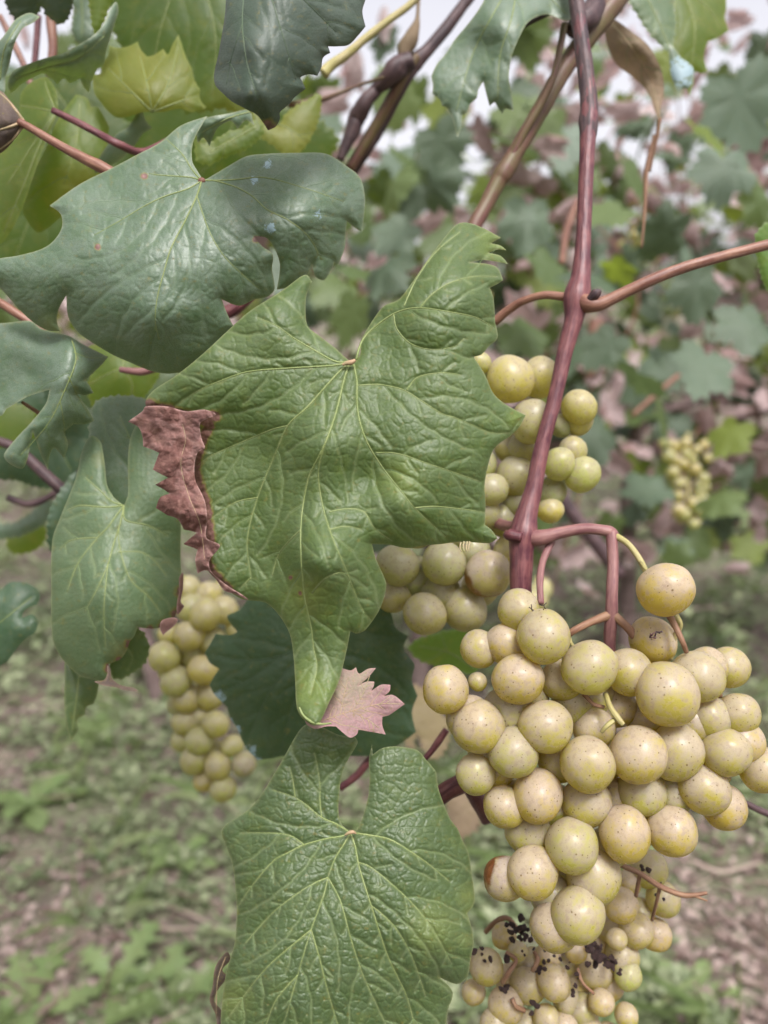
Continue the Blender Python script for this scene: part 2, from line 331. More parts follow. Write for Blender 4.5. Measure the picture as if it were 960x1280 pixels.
M['cane_dark'] = simple('dark_cane', (0.035, 0.020, 0.024), (0.095, 0.055, 0.055), rough=0.55, stretch=(12, 0.7, 1), bumpd=0.0005)
M['cane_olive'] = simple('olive_cane', (0.115, 0.088, 0.035), (0.12, 0.050, 0.040), rough=0.5, stretch=(6, 0.25, 1), bumpd=0.0003)
M['stem_pink'] = simple('pink_grape_stem', (0.17, 0.07, 0.075), (0.27, 0.14, 0.125), rough=0.5, stretch=(10, 1, 1))
M['stem_green'] = simple('yellow_green_stem', (0.30, 0.27, 0.09), (0.36, 0.30, 0.15), rough=0.5, stretch=(10, 1, 1))
M['stem_brown'] = simple('brown_grape_stem', (0.26, 0.15, 0.085), (0.17, 0.08, 0.05), rough=0.6, stretch=(10, 1, 1))
M['bark'] = simple('vine_bark', (0.10, 0.07, 0.065), (0.20, 0.15, 0.14), rough=0.85, stretch=(9, 0.12, 1), bumpd=0.004, spec=0.2)
M['raisin'] = simple('shrivelled_grape', (0.018, 0.011, 0.010), (0.085, 0.042, 0.036), scale=500, rough=0.7, bumpd=0.001)
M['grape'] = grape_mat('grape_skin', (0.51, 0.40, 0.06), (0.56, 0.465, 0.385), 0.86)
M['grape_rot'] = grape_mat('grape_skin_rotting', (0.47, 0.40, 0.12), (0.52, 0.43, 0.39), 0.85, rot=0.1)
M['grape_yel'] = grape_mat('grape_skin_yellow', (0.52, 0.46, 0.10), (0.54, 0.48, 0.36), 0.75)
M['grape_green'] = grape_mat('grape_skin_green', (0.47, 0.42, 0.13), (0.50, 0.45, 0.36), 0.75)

# ------------------------------------------------------------------ leaf builder
def auto_side_veins(prim, poly, rng, step=26, ang=48, maxlen=140):
    x0, y0 = np.floor(poly.min(0)) - 2; x1, y1 = np.ceil(poly.max(0)) + 2; w, h = int((x1 - x0) / 2) + 1, int((y1 - y0) / 2) + 1
    gx, gy = np.meshgrid(x0 + np.arange(w) * 2, y0 + np.arange(h) * 2); ok = inside(poly, np.stack([gx.ravel(), gy.ravel()], 1)).reshape(h, w)
    occ = np.zeros((h, w), bool)
    def mark(l):
        for a, b in zip(l[:-1], l[1:]):
            k = max(1, int(np.hypot(*(b - a)) / 2))
            for j in range(k + 1):
                c = a + (b - a) * j / k; i_, j_ = int((c[1] - y0) / 2), int((c[0] - x0) / 2); occ[max(0, i_ - 3):i_ + 4, max(0, j_ - 3):j_ + 4] = True
    for q in prim: mark(q)
    out = []
    for p in prim:
        L = np.linalg.norm(np.diff(p, axis=0), axis=1); cum = np.concatenate([[0], np.cumsum(L)]); s = step * rng.uniform(0.7, 1.1)
        while s < cum[-1] - 6:
            for sd_ in (1, -1):
                ss = min(max(s + rng.uniform(-0.3, 0.3) * step, 3), cum[-1] - 2)
                i = min(np.searchsorted(cum, ss, 'right') - 1, len(L) - 1); q = p[i] + (p[i+1] - p[i]) * (ss - cum[i]) / L[i]; d = (p[i+1] - p[i]) / L[i]
                a = math.atan2(d[1], d[0]) + math.radians(ang + rng.uniform(-9, 9)) * sd_; c = q.copy(); line = [q.copy()]; wob = rng.uniform(0, 6)
                bend = math.radians(rng.uniform(0.8, 2.4)) * sd_
                for k in range(int(maxlen / 4)):
                    a -= bend; aa = a + 0.16 * math.sin(k * 0.9 + wob) + rng.uniform(-.08, .08); c = c + 4 * np.array([math.cos(aa), math.sin(aa)])
                    i_, j_ = int((c[1] - y0) / 2), int((c[0] - x0) / 2)
                    if not (0 <= i_ < h and 0 <= j_ < w and ok[i_, j_]): break
                    if k > 2 and occ[i_, j_]: break
                    line.append(c.copy())
                if len(line) > 3: out.append(np.array(line)); mark(out[-1])
            s += step * rng.uniform(0.8, 1.25)
    return out

def leaf(label, outline, d, ctl, prim, mat, name='vine_leaf', cat='leaf', group=None, sp=3.0, teeth=None, bull=(0.35, 0.25), cell=(10, 24), roll=(0, 10),
         petiole=None, patches=(), side_veins=True, vstep=26, vw=3.2, junction=None, veinmat='vein', sidemat='vein_green', parent=None, part='blade', crumple=0, seed=1, smooth=6, freeveins=(), svw=1.1):
    rng = random.Random(seed)
    poly = catmull(outline, smooth, True)
    if area(poly) < 0: poly = poly[::-1]
    if teeth: poly = serrate(poly, teeth[0], teeth[1], rng)
    prim = [catmull([tuple(q) for q in p], 8) for p in prim]
    seen = [p for p in prim if len(p) > 1]
    sec = auto_side_veins(seen, poly, rng, vstep) if (side_veins and seen) else []
    sec += [catmull(list(q), 6) for q in freeveins]
    # mesh points
    x0, y0 = poly.min(0); x1, y1 = poly.max(0)
    gx = np.arange(x0, x1, sp); gy = np.arange(y0, y1, sp * 0.866)
    X, Y = np.meshgrid(gx, gy); X = X + (np.arange(len(gy)) % 2)[:, None] * sp * 0.5
    g = np.stack([X.ravel(), Y.ravel()], 1); g = g[inside(poly, g)]
    A, B = poly, np.roll(poly, -1, 0)
    nearE = Near(A, B); de = nearE(g); g = g[de > sp * 0.55]
    # outline resample
    ol = []
    for a, b in zip(A, B):
        k = max(1, int(np.linalg.norm(b - a) / sp))
        for j in range(k): ol.append(a + (b - a) * j / k)
    ol = np.array(ol); n = len(ol)
    pts = np.concatenate([ol, g]); ed = [(i, (i + 1) % n) for i in range(n)]
    r = delaunay_2d_cdt([Vector(p) for p in pts], ed, [], 1, 1e-3)
    q = np.array([tuple(v) for v in r[0]]); tris = [tuple(f) for f in r[2]]
    # vein fields
    allv = seen + sec
    def polysegs(vs):
        if not vs: return np.zeros((0, 2)), np.zeros((0, 2)), np.zeros(0), np.zeros(0)
        a = np.concatenate([v[:-1] for v in vs]); b = np.concatenate([v[1:] for v in vs])
        ids = np.concatenate([np.full(len(v) - 1, i) for i, v in enumerate(vs)])
        s = np.concatenate([np.concatenate([[0], np.cumsum(np.linalg.norm(np.diff(v, axis=0), axis=1))])[:-1] for v in vs]); return a, b, ids, s
    va, vb, vid, vs = polysegs(allv); pa, pb, _, _ = polysegs(seen)
    nearV = Near(va, vb) if len(va) else None; nearP = Near(pa, pb) if len(pa) else None; Lv = np.linalg.norm(vb - va, axis=1)
    tps = TPS(ctl) if len(ctl) > 2 else None
    def field(q, full=True):
        z = tps(q) if tps else np.zeros(len(q))
        de = nearE(q)
        if roll[0]: z = z + roll[0] * np.exp(-de / roll[1])
        z = z + 0.35 * crumple * vnoise(q[:, 0], q[:, 1], 40, seed) if crumple else z
        if crumple: z = z + crumple * (vnoise(q[:, 0], q[:, 1], 14, seed) + 0.5 * vnoise(q[:, 0], q[:, 1], 6, seed + 4))
        z = z + 2.4 * vnoise(q[:, 0], q[:, 1], 60, seed + 9) + 0.8 * vnoise(q[:, 0], q[:, 1], 26, seed + 5)
        # wavy margin
        z = z + np.exp(-de / 9) * 1.4 * vnoise(q[:, 0], q[:, 1], 20, seed + 2)
        cre = np.zeros(len(q)); dv = np.full(len(q), 99.0); dp = dv
        if len(va):
            dv, i, t, sd_ = nearV(q, True); dp = nearP(q) if nearP else dv
            s = vs[i] + t * Lv[i]
            wx = vnoise(q[:, 0], q[:, 1], 18, 1) * 9; wy = vnoise(q[:, 0], q[:, 1], 18, 8) * 9
            u = (q[:, 0] + wx) / cell[0]; v = (q[:, 1] + wy) / cell[0]
            c = cells(u, v, seed); c3 = cells(u * 2.3 + 3, v * 2.3, seed + 5)
            tis = 1 - np.exp(-dv / 4.5)
            cs = 0.62 * np.minimum(1, c / 0.30) ** 0.7 + 0.2 * np.minimum(1, c / 1.0) + 0.3 * np.minimum(1, c3 / 0.35) ** 0.8
            fade = np.clip(dv / 4, 0, 1)
            z = z - bull[0] * (1 - np.exp(-dv / 5.0)) - bull[0] * 0.9 * (1 - np.exp(-dp / 14.0)) - bull[1] * cs * (0.35 + 0.65 * fade) - bull[1] * 0.5 * tis
            cre = 1 - np.clip(c / 0.13, 0, 1)
        return z, de, cre, dv, dp
    z, de, cre, dv, dp = field(q)
    dd = d + z * 0.001
    V = Pn(q[:, 0], q[:, 1], dd)
    jx, jy = junction if junction else (seen[0][0] if seen else q.mean(0))
    if parent is None:
        jz = field(np.array([[jx, jy]]))[0][0]
        root = empty(name, P(jx, jy, d + jz * 0.001)); tag(root, label, cat, group)
    else: root = parent
    # triangles face the camera
    t0 = tris[0]; aa = q[list(t0)]
    if (aa[1][0]-aa[0][0])*(aa[2][1]-aa[0][1]) - (aa[1][1]-aa[0][1])*(aa[2][0]-aa[0][0]) > 0: tris = [t[::-1] for t in tris]
    o = mesh_obj(part, V, tris, M[mat], None, loc=root.location, uv=q)
    o.parent = root; o.location = (0, 0, 0)
    me = o.data; la = np.zeros((len(q), 4)); lb = np.zeros((len(q), 4))
    la[:, 0] = cre; la[:, 1] = np.exp(-(de / 1.3) ** 2); la[:, 2] = np.exp(-(dv / 1.6) ** 2); la[:, 3] = 1
    for (px, py, pr, ch) in patches:
        k = {'brown': 0, 'blue': 1, 'yellow': 2}[ch]
        if isinstance(px, list): lb[:, k] = np.maximum(lb[:, k], np.clip(1.3 - Near(px[:-1], px[1:])(q) / pr, 0, 1)); continue
        lb[:, k] = np.maximum(lb[:, k], np.clip(1.3 - np.hypot(q[:, 0] - px, q[:, 1] - py) / pr, 0, 1))
    for nm, arr in (('la', la), ('lb', lb)):
        at = me.color_attributes.new(nm, 'FLOAT_COLOR', 'POINT'); at.data.foreach_set('color', arr.ravel())
    # raised veins
    def vmesh(lines, w0, w1, nm, mt):
        Vs, Fs = [], []
        for l in lines:
            zz = field(l)[0]; m = len(l); L = np.concatenate([[0], np.cumsum(np.linalg.norm(np.diff(l, axis=0), axis=1))]); T = max(L[-1], 1)
            rad = [max(w0 + (w1 - w0) * (k / max(m - 1, 1)), 0.3) * 0.5 * d / F for k in range(m)]
            pp = [P(l[k][0], l[k][1], d + zz[k] * 0.001 - rad[k] * 0.35) for k in range(m)]
            v, f, _ = tube(pp, rad, 5)
            off = len(Vs); Vs += [list(a) for a in v]; Fs += [tuple(b + off for b in ff) for ff in f]
        oo = mesh_obj(nm, Vs, Fs, M[mt], None, loc=root.location); oo.parent = root; oo.location = (0, 0, 0); return oo
    for l in seen: vmesh([l], vw if np.linalg.norm(l[0] - np.array([jx, jy])) < 14 else vw * 0.62, 0.9, 'vein', veinmat)
    if sec and sidemat:
        tag(vmesh(sec, svw, 0.45, 'vein_network', sidemat), kind='stuff')
    if petiole: stem('petiole', petiole[1:], M[petiole[0]], parent=root, sides=8)
    return root

# ------------------------------------------------------------------ GROUND
def soil_mat():
    s = NT('soil'); p = s.N('ShaderNodeNewGeometry').outputs['Position']
    n1 = s.noise(p, 2.2, 5, 0.6); n2 = s.noise(p, 14, 5, 0.65); n3 = s.noise(p, 70, 4, 0.7); n4 = s.noise(p, 0.9, 3)
    col = s.mix(s.ramp(n2, 0.35, 0.65), (0.075, 0.056, 0.050), (0.21, 0.165, 0.145))
    col = s.mix(s.ramp(n3, 0.5, 0.7, 0, 0.7), col, (0.33, 0.25, 0.225))
    col = s.mix(s.ramp(s.math('ADD', s.math('MULTIPLY', n1, 0.6), s.math('MULTIPLY', n3, 0.4)), 0.47, 0.58, 0, 0.6), col, (0.19, 0.24, 0.12))
    b = s.bsdf(col, 0.9, 0.2); bump(s, b, s.math('ADD', n2, n3), 0.012, 1.0); s.L(b.outputs[0], s.out.inputs[0]); return s.m
M['soil'] = soil_mat()
def ground_h(x, y): return 0.02 * noise.noise(Vector((x * 2.5, y * 2.5, 0))) + 0.008 * noise.noise(Vector((x * 9, y * 9, 3)))
V, Fc = [], []
xs = list(np.concatenate([[-900, -200, -60, -20, -8, -5], np.arange(-4, 4.01, 0.05), [5, 8, 20, 60, 200, 900]]))
ys = list(np.concatenate([[-60, -20, -6, -2, 0], np.arange(0.3, 6, 0.05), np.arange(6, 12, 0.5), [14, 20, 40, 100, 300, 1500]]))
for y in ys:
    for x in xs: V.append((x, y, ground_h(x, y) if abs(x) < 5 and 0 < y < 12 else 0.0))
nx = len(xs)
for j in range(len(ys) - 1):
    for i in range(nx - 1): a = j * nx + i; Fc.append((a, a + 1, a + nx + 1, a + nx))
tag(mesh_obj('ground', V, Fc, M['soil']), 'bare pinkish brown vineyard soil under the weeds', kind='structure')

def weed_mat(name, c1, c2, tc=(0.3, 0.4, 0.08)):
    s = NT(name); g = s.N('ShaderNodeNewGeometry'); col = s.mix(g.outputs['Random Per Island'], c1, c2)
    b = s.bsdf(col, 0.55, 0.4); tr = s.N('ShaderNodeBsdfTranslucent'); s.val(tr.inputs[0], tc)
    mx = s.N('ShaderNodeMixShader'); mx.inputs[0].default_value = 0.25; s.L(b.outputs[0], mx.inputs[1]); s.L(tr.outputs[0], mx.inputs[2]); s.L(mx.outputs[0], s.out.inputs[0]); return s.m
M['weed'] = weed_mat('weed_leaf', (0.085, 0.12, 0.055), (0.30, 0.33, 0.20))
M['straw'] = weed_mat('dry_straw', (0.28, 0.20, 0.17), (0.55, 0.45, 0.38), (0.3, 0.2, 0.15))
M['litter'] = weed_mat('dry_litter', (0.14, 0.095, 0.082), (0.44, 0.35, 0.31), (0.25, 0.12, 0.1))
M['grassblade'] = weed_mat('grass_blade', (0.18, 0.25, 0.10), (0.36, 0.42, 0.22))
def leafquad(V, Fc, c, L, w, yaw, tilt, curl=0.25):
    """one small pointed leaf: six points, four faces"""
    d = Vector((math.cos(yaw) * math.cos(tilt), math.sin(yaw) * math.cos(tilt), math.sin(tilt))); s = Vector((-math.sin(yaw), math.cos(yaw), 0)); n = d.cross(s)
    o = len(V); P0 = c; 
    V += [P0, P0 + d*L*0.35 + s*w*0.5 + n*L*curl*0.15, P0 + d*L*0.75 + s*w*0.42 - n*L*curl*0.1, P0 + d*L - n*L*curl*0.35, P0 + d*L*0.75 - s*w*0.42 - n*L*curl*0.1, P0 + d*L*0.35 - s*w*0.5 + n*L*curl*0.15]
    V.append(P0 + d*L*0.5 - n*L*0.06)
    for k in range(6): Fc.append((o + k, o + (k + 1) % 6, o + 6))
R = random.Random(11)
V, Fc = [], []; V2, F2 = [], []; V3, F3 = [], []; V4, F4 = [], []
cnt = 0
while cnt < 12500:
    yy = 0.85 + 5.4 * R.random() ** 1.5; xx = R.uniform(-0.62, 0.62) * (yy + 0.35)
    dens = noise.noise(Vector((xx * 2.3, yy * 2.3, 5))) + 0.45 * noise.noise(Vector((xx * 7, yy * 7, 1)))
    if xx < -0.1: dens += 0.2
    elif yy < 1.9: dens += 0.08
    cnt += 1
    z = ground_h(xx, yy)
    if dens > R.uniform(-0.30, 0.42):
        h = R.uniform(0.006, 0.05) ; k = R.randint(3, 8); sz = R.uniform(0.007, 0.019) * (1 + 0.12 * yy)
        for i in range(k):
            a = R.uniform(0, 6.28); rr = R.uniform(0, 0.022)
            c = Vector((xx + rr * math.cos(a), yy + rr * math.sin(a), z + h * R.uniform(0.3, 1)))
            leafquad(V, Fc, c, sz * R.uniform(0.7, 1.4), sz * R.uniform(0.7, 1.1), a, R.uniform(-0.1, 0.8))
        if R.random() < 0.05:
            for i in range(R.randint(2, 4)):
                a = R.uniform(0, 6.28); leafquad(V4, F4, Vector((xx, yy, z)), R.uniform(0.06, 0.17), 0.004, a, R.uniform(0.3, 1.2), 0.8)
    else:
        for i in range(R.randint(1, 3)):
            a = R.uniform(0, 6.28); leafquad(V3, F3, Vector((xx + R.uniform(-.04, .04), yy + R.uniform(-.04, .04), z + R.uniform(0.002, 0.012))), R.uniform(0.008, 0.028), R.uniform(0.006, 0.02), a, R.uniform(-0.2, 0.5), 0.9)
    if R.random() < 0.08:
        a = R.uniform(0, 6.28); leafquad(V2, F2, Vector((xx, yy, z + R.uniform(0.004, 0.03))), R.uniform(0.04, 0.13), R.uniform(0.0012, 0.003), a, R.uniform(-0.05, 0.3), R.uniform(0, .5))
for v, f, m, nm, lb in ((V, Fc, 'weed', 'weeds', 'low green clover like weeds covering the vineyard floor'), (V2, F2, 'straw', 'straw', 'pale dry straw stalks scattered on the soil'), (V3, F3, 'litter', 'leaf_litter', 'fallen pinkish brown leaf scraps on the soil'), (V4, F4, 'grassblade', 'grass', 'thin green grass blades among the weeds')):
    tag(mesh_obj(nm, v, f, M[m], smooth=False), lb, nm.replace('_', ' '), kind='stuff')

V, Fc = [], []
for i in range(5200):
    yy = R.uniform(1.75, 4.6); xx = R.uniform(-0.6, 0.75) * (yy + 0.3); h = 0.42 * max(0.05, 0.55 + noise.noise(Vector((xx * 2.2, yy * 2.2, 9)))) * R.random()
    leafquad(V, Fc, Vector((xx, yy, h)), R.uniform(0.02, 0.055), R.uniform(0.012, 0.03), R.uniform(0, 6.28), R.uniform(-0.3, 1.1))
tag(mesh_obj('tall_weeds', V, Fc, M['weed'], smooth=False), 'taller pale green weeds growing along the foot of the vine rows', 'weeds', kind='stuff')

# lobed weeds near the camera
def weed_plant(px, py, size, n, label, mat='weed_big', yaw0=0.0, lobes=True):
    g = G(px, py); g.z = ground_h(g.x, g.y); root = empty('weed_plant', g); tag(root, label, 'weed', 'larger weeds on the vineyard floor')
    rr = random.Random(int(px * 7 + py))
    for i in range(n):
        a = yaw0 + i * 2 * math.pi / n + rr.uniform(-0.35, 0.35); L = size * rr.uniform(0.7, 1.15); tl = rr.uniform(0.15, 0.75)
        Vv, Ff = [], []; m = 14
        d = Vector((math.cos(a), math.sin(a), 0)); s = Vector((-math.sin(a), math.cos(a), 0))
        for k in range(m + 1):
            t = k / m; c = d * (L * t * math.cos(tl)) + Vector((0, 0, 0.006 + L * (t * math.sin(tl) - 0.55 * t * t * tl)))
            w = L * 0.24 * math.sin(math.pi * min(1, t * 0.93 + 0.07)) ** 0.7 * (t ** 0.45) * ((0.55 + 0.75 * (k % 3 == 0)) if lobes else 1) + 0.0008
            for q in (-1, -0.45, 0, 0.45, 1): Vv.append(c + s * w * q * (1 + rr.uniform(-.1, .1)) + Vector((0, 0, w * 0.22 * abs(q) + rr.uniform(-1, 1) * w * 0.06)))
        for k in range(m):
            for q in range(4): b = k * 5 + q; Ff.append((b, b + 1, b + 6, b + 5))
        o = mesh_obj('leaf_blade', Vv, Ff, M[mat]); o.parent = root
M['weed_big'] = plain_leaf('broad_weed_leaf', [(0.14, 0.21, 0.075), (0.20, 0.28, 0.12)], tcol=(0.3, 0.42, 0.1))
weed_plant(146, 1238, 0.13, 5, 'pale lobed weed standing at the bottom left on bare soil', yaw0=1.4)
weed_plant(215, 1268, 0.15, 6, 'broad bright green weed left of the lowest big leaf', yaw0=0.5)
weed_plant(25, 1275, 0.15, 6, 'green weed rosette in the bottom left corner')
weed_plant(225, 1085, 0.10, 6, 'small weed rosette beside the dry crossed stalks', lobes=False)
weed_plant(40, 1010, 0.12, 7, 'leafy weed clump at the left edge of the soil', lobes=False)
weed_plant(115, 925, 0.11, 7, 'leafy weed clump below the pale hanging leaf', lobes=False)
weed_plant(870, 1240, 0.08, 6, 'green weed clump in the bottom right corner', lobes=False)
weed_plant(905, 660, 0.28, 8, 'leafy weed clump beyond the lone top grape', lobes=False)
for i, (pts, w, lb) in enumerate([([(172, 1135), (225, 1148), (268, 1168)], 5, 'dry stalk lying crossed on the soil left of the lowest big leaf'), ([(180, 1172), (225, 1172), (266, 1170)], 4, 'thin dry stalk meeting a crossed stalk on the soil'),
                                  ([(168, 1140), (162, 1165), (170, 1190)], 4, 'short bent dry stalk at the end of the crossed stalks'), ([(860, 1085), (900, 1100), (948, 1088)], 6, 'dry brown twig on the soil right of the lowest grapes'), ([(780, 780), (850, 770), (930, 760)], 7, 'pale twig on the ground beyond the lone top grape')]):
    c = []
    for (x, y) in pts: g = G(x, y); g.z += 0.02; c.append(g)
    sp_ = spline3([tuple(v) for v in c], 6); dep = (c[0] - CAM).dot(FW); rad = [w * 0.5 * dep / F * (1 - 0.4 * k / len(sp_)) for k in range(len(sp_))]
    v, f, u = tube([Vector(a) for a in sp_], rad, 6, 0.2, i); o = mesh_obj('dry_stalk', [list(a) for a in v], f, M['straw'], None, loc=c[0], uv=u); tag(o, lb, 'stalk', 'dry stalks on the ground')

# ------------------------------------------------------------------ BACKGROUND VINE ROWS
def bg_leaf_mesh(name, mat, seed, dry=False):
    rr = random.Random(seed); lob = [(0, 1.0), (62, 0.88), (-62, 0.88), (125, 0.72), (-125, 0.72)]; V = [(0, 0, 0)]; n = 44
    for k in range(n):
        a = -180 + 360 * (k + 0.5) / n; r = 0.44
        for la_, lr in lob: r = max(r, lr * max(0, math.cos(math.radians((a - la_) * 1.5))) ** 0.9 if abs(a - la_) < 60 else 0)
        r = min(r, 0.16 + abs(180 - abs(a)) / 26.0); r *= (1.10 if k % 2 else 0.93) * rr.uniform(0.94, 1.06)
        x, y = r * math.sin(math.radians(a)), r * math.cos(math.radians(a)); V.append((x, y, 0))
    inner = [(0.55 * v[0], 0.55 * v[1], 0) for v in V[1:]]; V += inner
    out = []
    fold = rr.uniform(-0.3, 0.5); dr = rr.uniform(0.1, 0.5)
    for (x, y, z) in V:
        z = -fold * abs(x) ** 1.3 - dr * y * y * 0.5 + 0.16 * noise.noise(Vector((x * 2.2, y * 2.2, seed)))
        if dry:
            b = x * 2.1 + rr.uniform(-.1, .1); x = 0.42 * math.sin(b); z += 0.42 * math.cos(b) + 0.15 * noise.noise(Vector((x * 5, y * 5, seed)))
        out.append((x, y, z))
    Fc = [(0, 1 + n + k, 1 + n + (k + 1) % n) for k in range(n)] + [(1 + n + k, 1 + k, 1 + (k + 1) % n, 1 + n + (k + 1) % n) for k in range(n)]
    m = bpy.data.meshes.new(name); m.from_pydata(out, [], Fc); m.polygons.foreach_set('use_smooth', [True] * len(m.polygons)); m.materials.append(M[mat]); m.update(); return m
M['bg_blue'] = plain_leaf('far_leaf_blue_green', [(0.035, 0.068, 0.042), (0.065, 0.11, 0.072), (0.10, 0.155, 0.115)], 0.5, 0.18, (0.2, 0.3, 0.08))
M['bg_green'] = plain_leaf('far_leaf_green', [(0.045, 0.09, 0.028), (0.07, 0.12, 0.04), (0.10, 0.15, 0.055)], 0.5, 0.3)
M['bg_yel'] = plain_leaf('far_leaf_yellow_green', [(0.11, 0.165, 0.025), (0.16, 0.21, 0.04)], 0.5, 0.4, (0.35, 0.45, 0.05))
M['bg_dry'] = plain_leaf('far_leaf_dry', [(0.36, 0.27, 0.27), (0.52, 0.41, 0.42), (0.22, 0.15, 0.15), (0.66, 0.56, 0.55)], 0.7, 0.45, (0.62, 0.42, 0.40))
LV = {m: [bg_leaf_mesh('far_leaf_%s' % m, m, 10 + i) for i in range(3)] for m in ('bg_blue', 'bg_green', 'bg_yel')}
LV['bg_dry'] = [bg_leaf_mesh('far_dry_leaf', 'bg_dry', 30 + i, True) for i in range(3)]
def face_rot(rr, toward, spread=0.7):
    """rotation whose Z looks roughly at TOWARD, tip hanging"""
    z = Vector(toward).normalized() + Vector((rr.gauss(0, spread), rr.gauss(0, spread), rr.gauss(0, spread) + 0.45)); z.normalize()
    y = Vector((rr.gauss(0, 0.5), rr.gauss(0, 0.3), -1)); x = y.cross(z).normalized(); y = z.cross(x)
    return Matrix((x, y, z)).transposed().to_euler()
def trunk_mesh(pts, rads, name, mat, root, bmp=0.25, sides=9):
    s = spline3(pts, 6); r = np.interp(np.linspace(0, len(rads) - 1, len(s)), range(len(rads)), rads)
    v, f, u = tube([Vector(a) for a in s], list(r), sides, bmp, seed=random.random() * 9); o = mesh_obj(name, [list(a) for a in v], f, M[mat], None, loc=root.location, uv=u); o.parent = root; o.location = (0, 0, 0); return o
def bg_vine(X, Y, half, ztop, zbot, n_green, n_dry, label, seed, lsize=(0.05, 0.082), nc=5):
    rr = random.Random(seed); root = empty('grapevine', (X, Y, 0)); tag(root, label, 'grapevine', 'grapevines of the rows behind')
    trunk_mesh([(X, Y, -0.02), (X + rr.uniform(-.05, .05), Y, 0.3), (X + rr.uniform(-.06, .06), Y, 0.7), (X, Y, zbot + 0.45)], [0.035, 0.026, 0.022, 0.018], 'trunk', 'bark', root)
    cz = zbot + 0.4; tips = []
    for s in (-1, 1): trunk_mesh([(X, Y, cz), (X + s * half * 0.5, Y, cz + 0.05), (X + s * half, Y, cz)], [0.016, 0.012, 0.008], 'arm', 'bark', root)
    for i in range(nc):
        bx = X + rr.uniform(-half, half); tp = (bx + rr.uniform(-.25, .25), Y + rr.uniform(-.2, .2), rr.uniform(ztop - 0.3, ztop)); 
        trunk_mesh([(bx, Y, cz), (bx + rr.uniform(-.1, .1), Y + rr.uniform(-.1, .1), (cz + tp[2]) / 2), tp], [0.004, 0.003, 0.0015], 'cane', 'cane_light', root, 0.1, 6)
        if i % 2: trunk_mesh([(bx, Y, cz), (bx + rr.uniform(-.2, .2), Y - 0.18, cz - 0.05), (bx + rr.uniform(-.3, .3), Y - 0.22, zbot)], [0.0035, 0.003, 0.0015], 'cane', 'cane_light', root, 0.1, 6)
    for i in range(n_green + n_dry):
        dry = i >= n_green
        x = X + rr.uniform(-half, half) * 1.1; t = rr.random(); z = zbot + (ztop - zbot) * t; y = Y + rr.gauss(0, 0.13) - (0.12 if dry else 0)
        c = noise.noise(Vector((x * 3.0, z * 3.0, seed + 8.0)))
        if c < -0.12 and not dry and rr.random() < 0.7: continue
        # thin out to let the sky through near the top
        if z > ztop - 0.2 and rr.random() < 0.45: continue
        mt = 'bg_dry' if dry else rr.choice(['bg_blue', 'bg_blue', 'bg_blue', 'bg_green', 'bg_green', 'bg_yel'])
        o = bpy.data.objects.new('dry_leaf' if dry else 'leaf', rr.choice(LV[mt])); COL.objects.link(o); o.parent = root
        o.location = (x - X, y - Y, z); sc = rr.uniform(*lsize) * (0.8 if dry else 1); o.scale = (sc * rr.uniform(0.8, 1.1), sc, sc)
        o.rotation_euler = face_rot(rr, Vector((0, -1, 0.35)), 0.8) if not dry else Euler((rr.uniform(0, 6), rr.uniform(0, 6), rr.uniform(0, 6)))
    return root
VR = [(0.10, 1.95, .42, 1.74, .50, 240, 220, 'leafy grapevine behind the main red cane, left part of the next row'),
      (0.72, 2.15, .42, 1.80, .45, 270, 290, 'grapevine with blue green leaves and dry pink leaves, right of the red cane'),
      (1.45, 2.20, .5, 2.15, .42, 270, 290, 'grapevine at the right edge, thick with dry pinkish leaves'),
      (-0.65, 2.10, .42, 1.8, .85, 160, 50, 'grapevine of the next row, behind the two large left leaves'),
      (-1.50, 2.25, .5, 1.95, .80, 150, 40, 'grapevine of the next row at the left edge')]
for k, a in enumerate(VR): bg_vine(*a[:7], a[7], 40 + k)
VR2 = [(0.0, 4.2, 1.0, 1.75, .25, 200, 280, 'far grapevine two rows back, behind the red cane'), (1.7, 4.3, 1.0, 2.5, .25, 190, 290, 'far grapevine two rows back at the right, mostly dry'), (-1.8, 4.2, 1.0, 2.2, .5, 150, 120, 'far grapevine two rows back on the left')]
for k, a in enumerate(VR2): bg_vine(*a[:7], a[7], 60 + k, (0.07, 0.11), 5)

# unseen foliage added behind the camera and above the frame to block light
def foliage_mass(name, label, n, box, lsz, seed, mt='bg_green'):
    rr = random.Random(seed); V, Fc = [], []
    for i in range(n):
        m = rr.choice(LV[mt]); e = Matrix.Translation((rr.uniform(*box[0]), rr.uniform(*box[1]), rr.uniform(*box[2]))) @ face_rot(rr, Vector((0, 0.3, 1)), 0.7).to_matrix().to_4x4() @ Matrix.Scale(rr.uniform(*lsz), 4)
        o = len(V); V += [tuple(e @ v.co) for v in m.vertices]; Fc += [tuple(k + o for k in f.vertices) for f in m.polygons]
    tag(mesh_obj(name, V, Fc, M[mt]), label, 'foliage', kind='stuff')
foliage_mass('light_block_foliage', 'unseen dense vine foliage added behind the camera to block low sky light', 900, ((-2.6, 2.6), (-1.5, -1.1), (0.2, 1.9)), (0.08, 0.11), 3)
foliage_mass('shade_foliage', 'unseen vine leaves added above the picture to cast shade', 70, ((-0.75, 0.0), (0.15, 0.9), (1.62, 1.85)), (0.05, 0.08), 4)

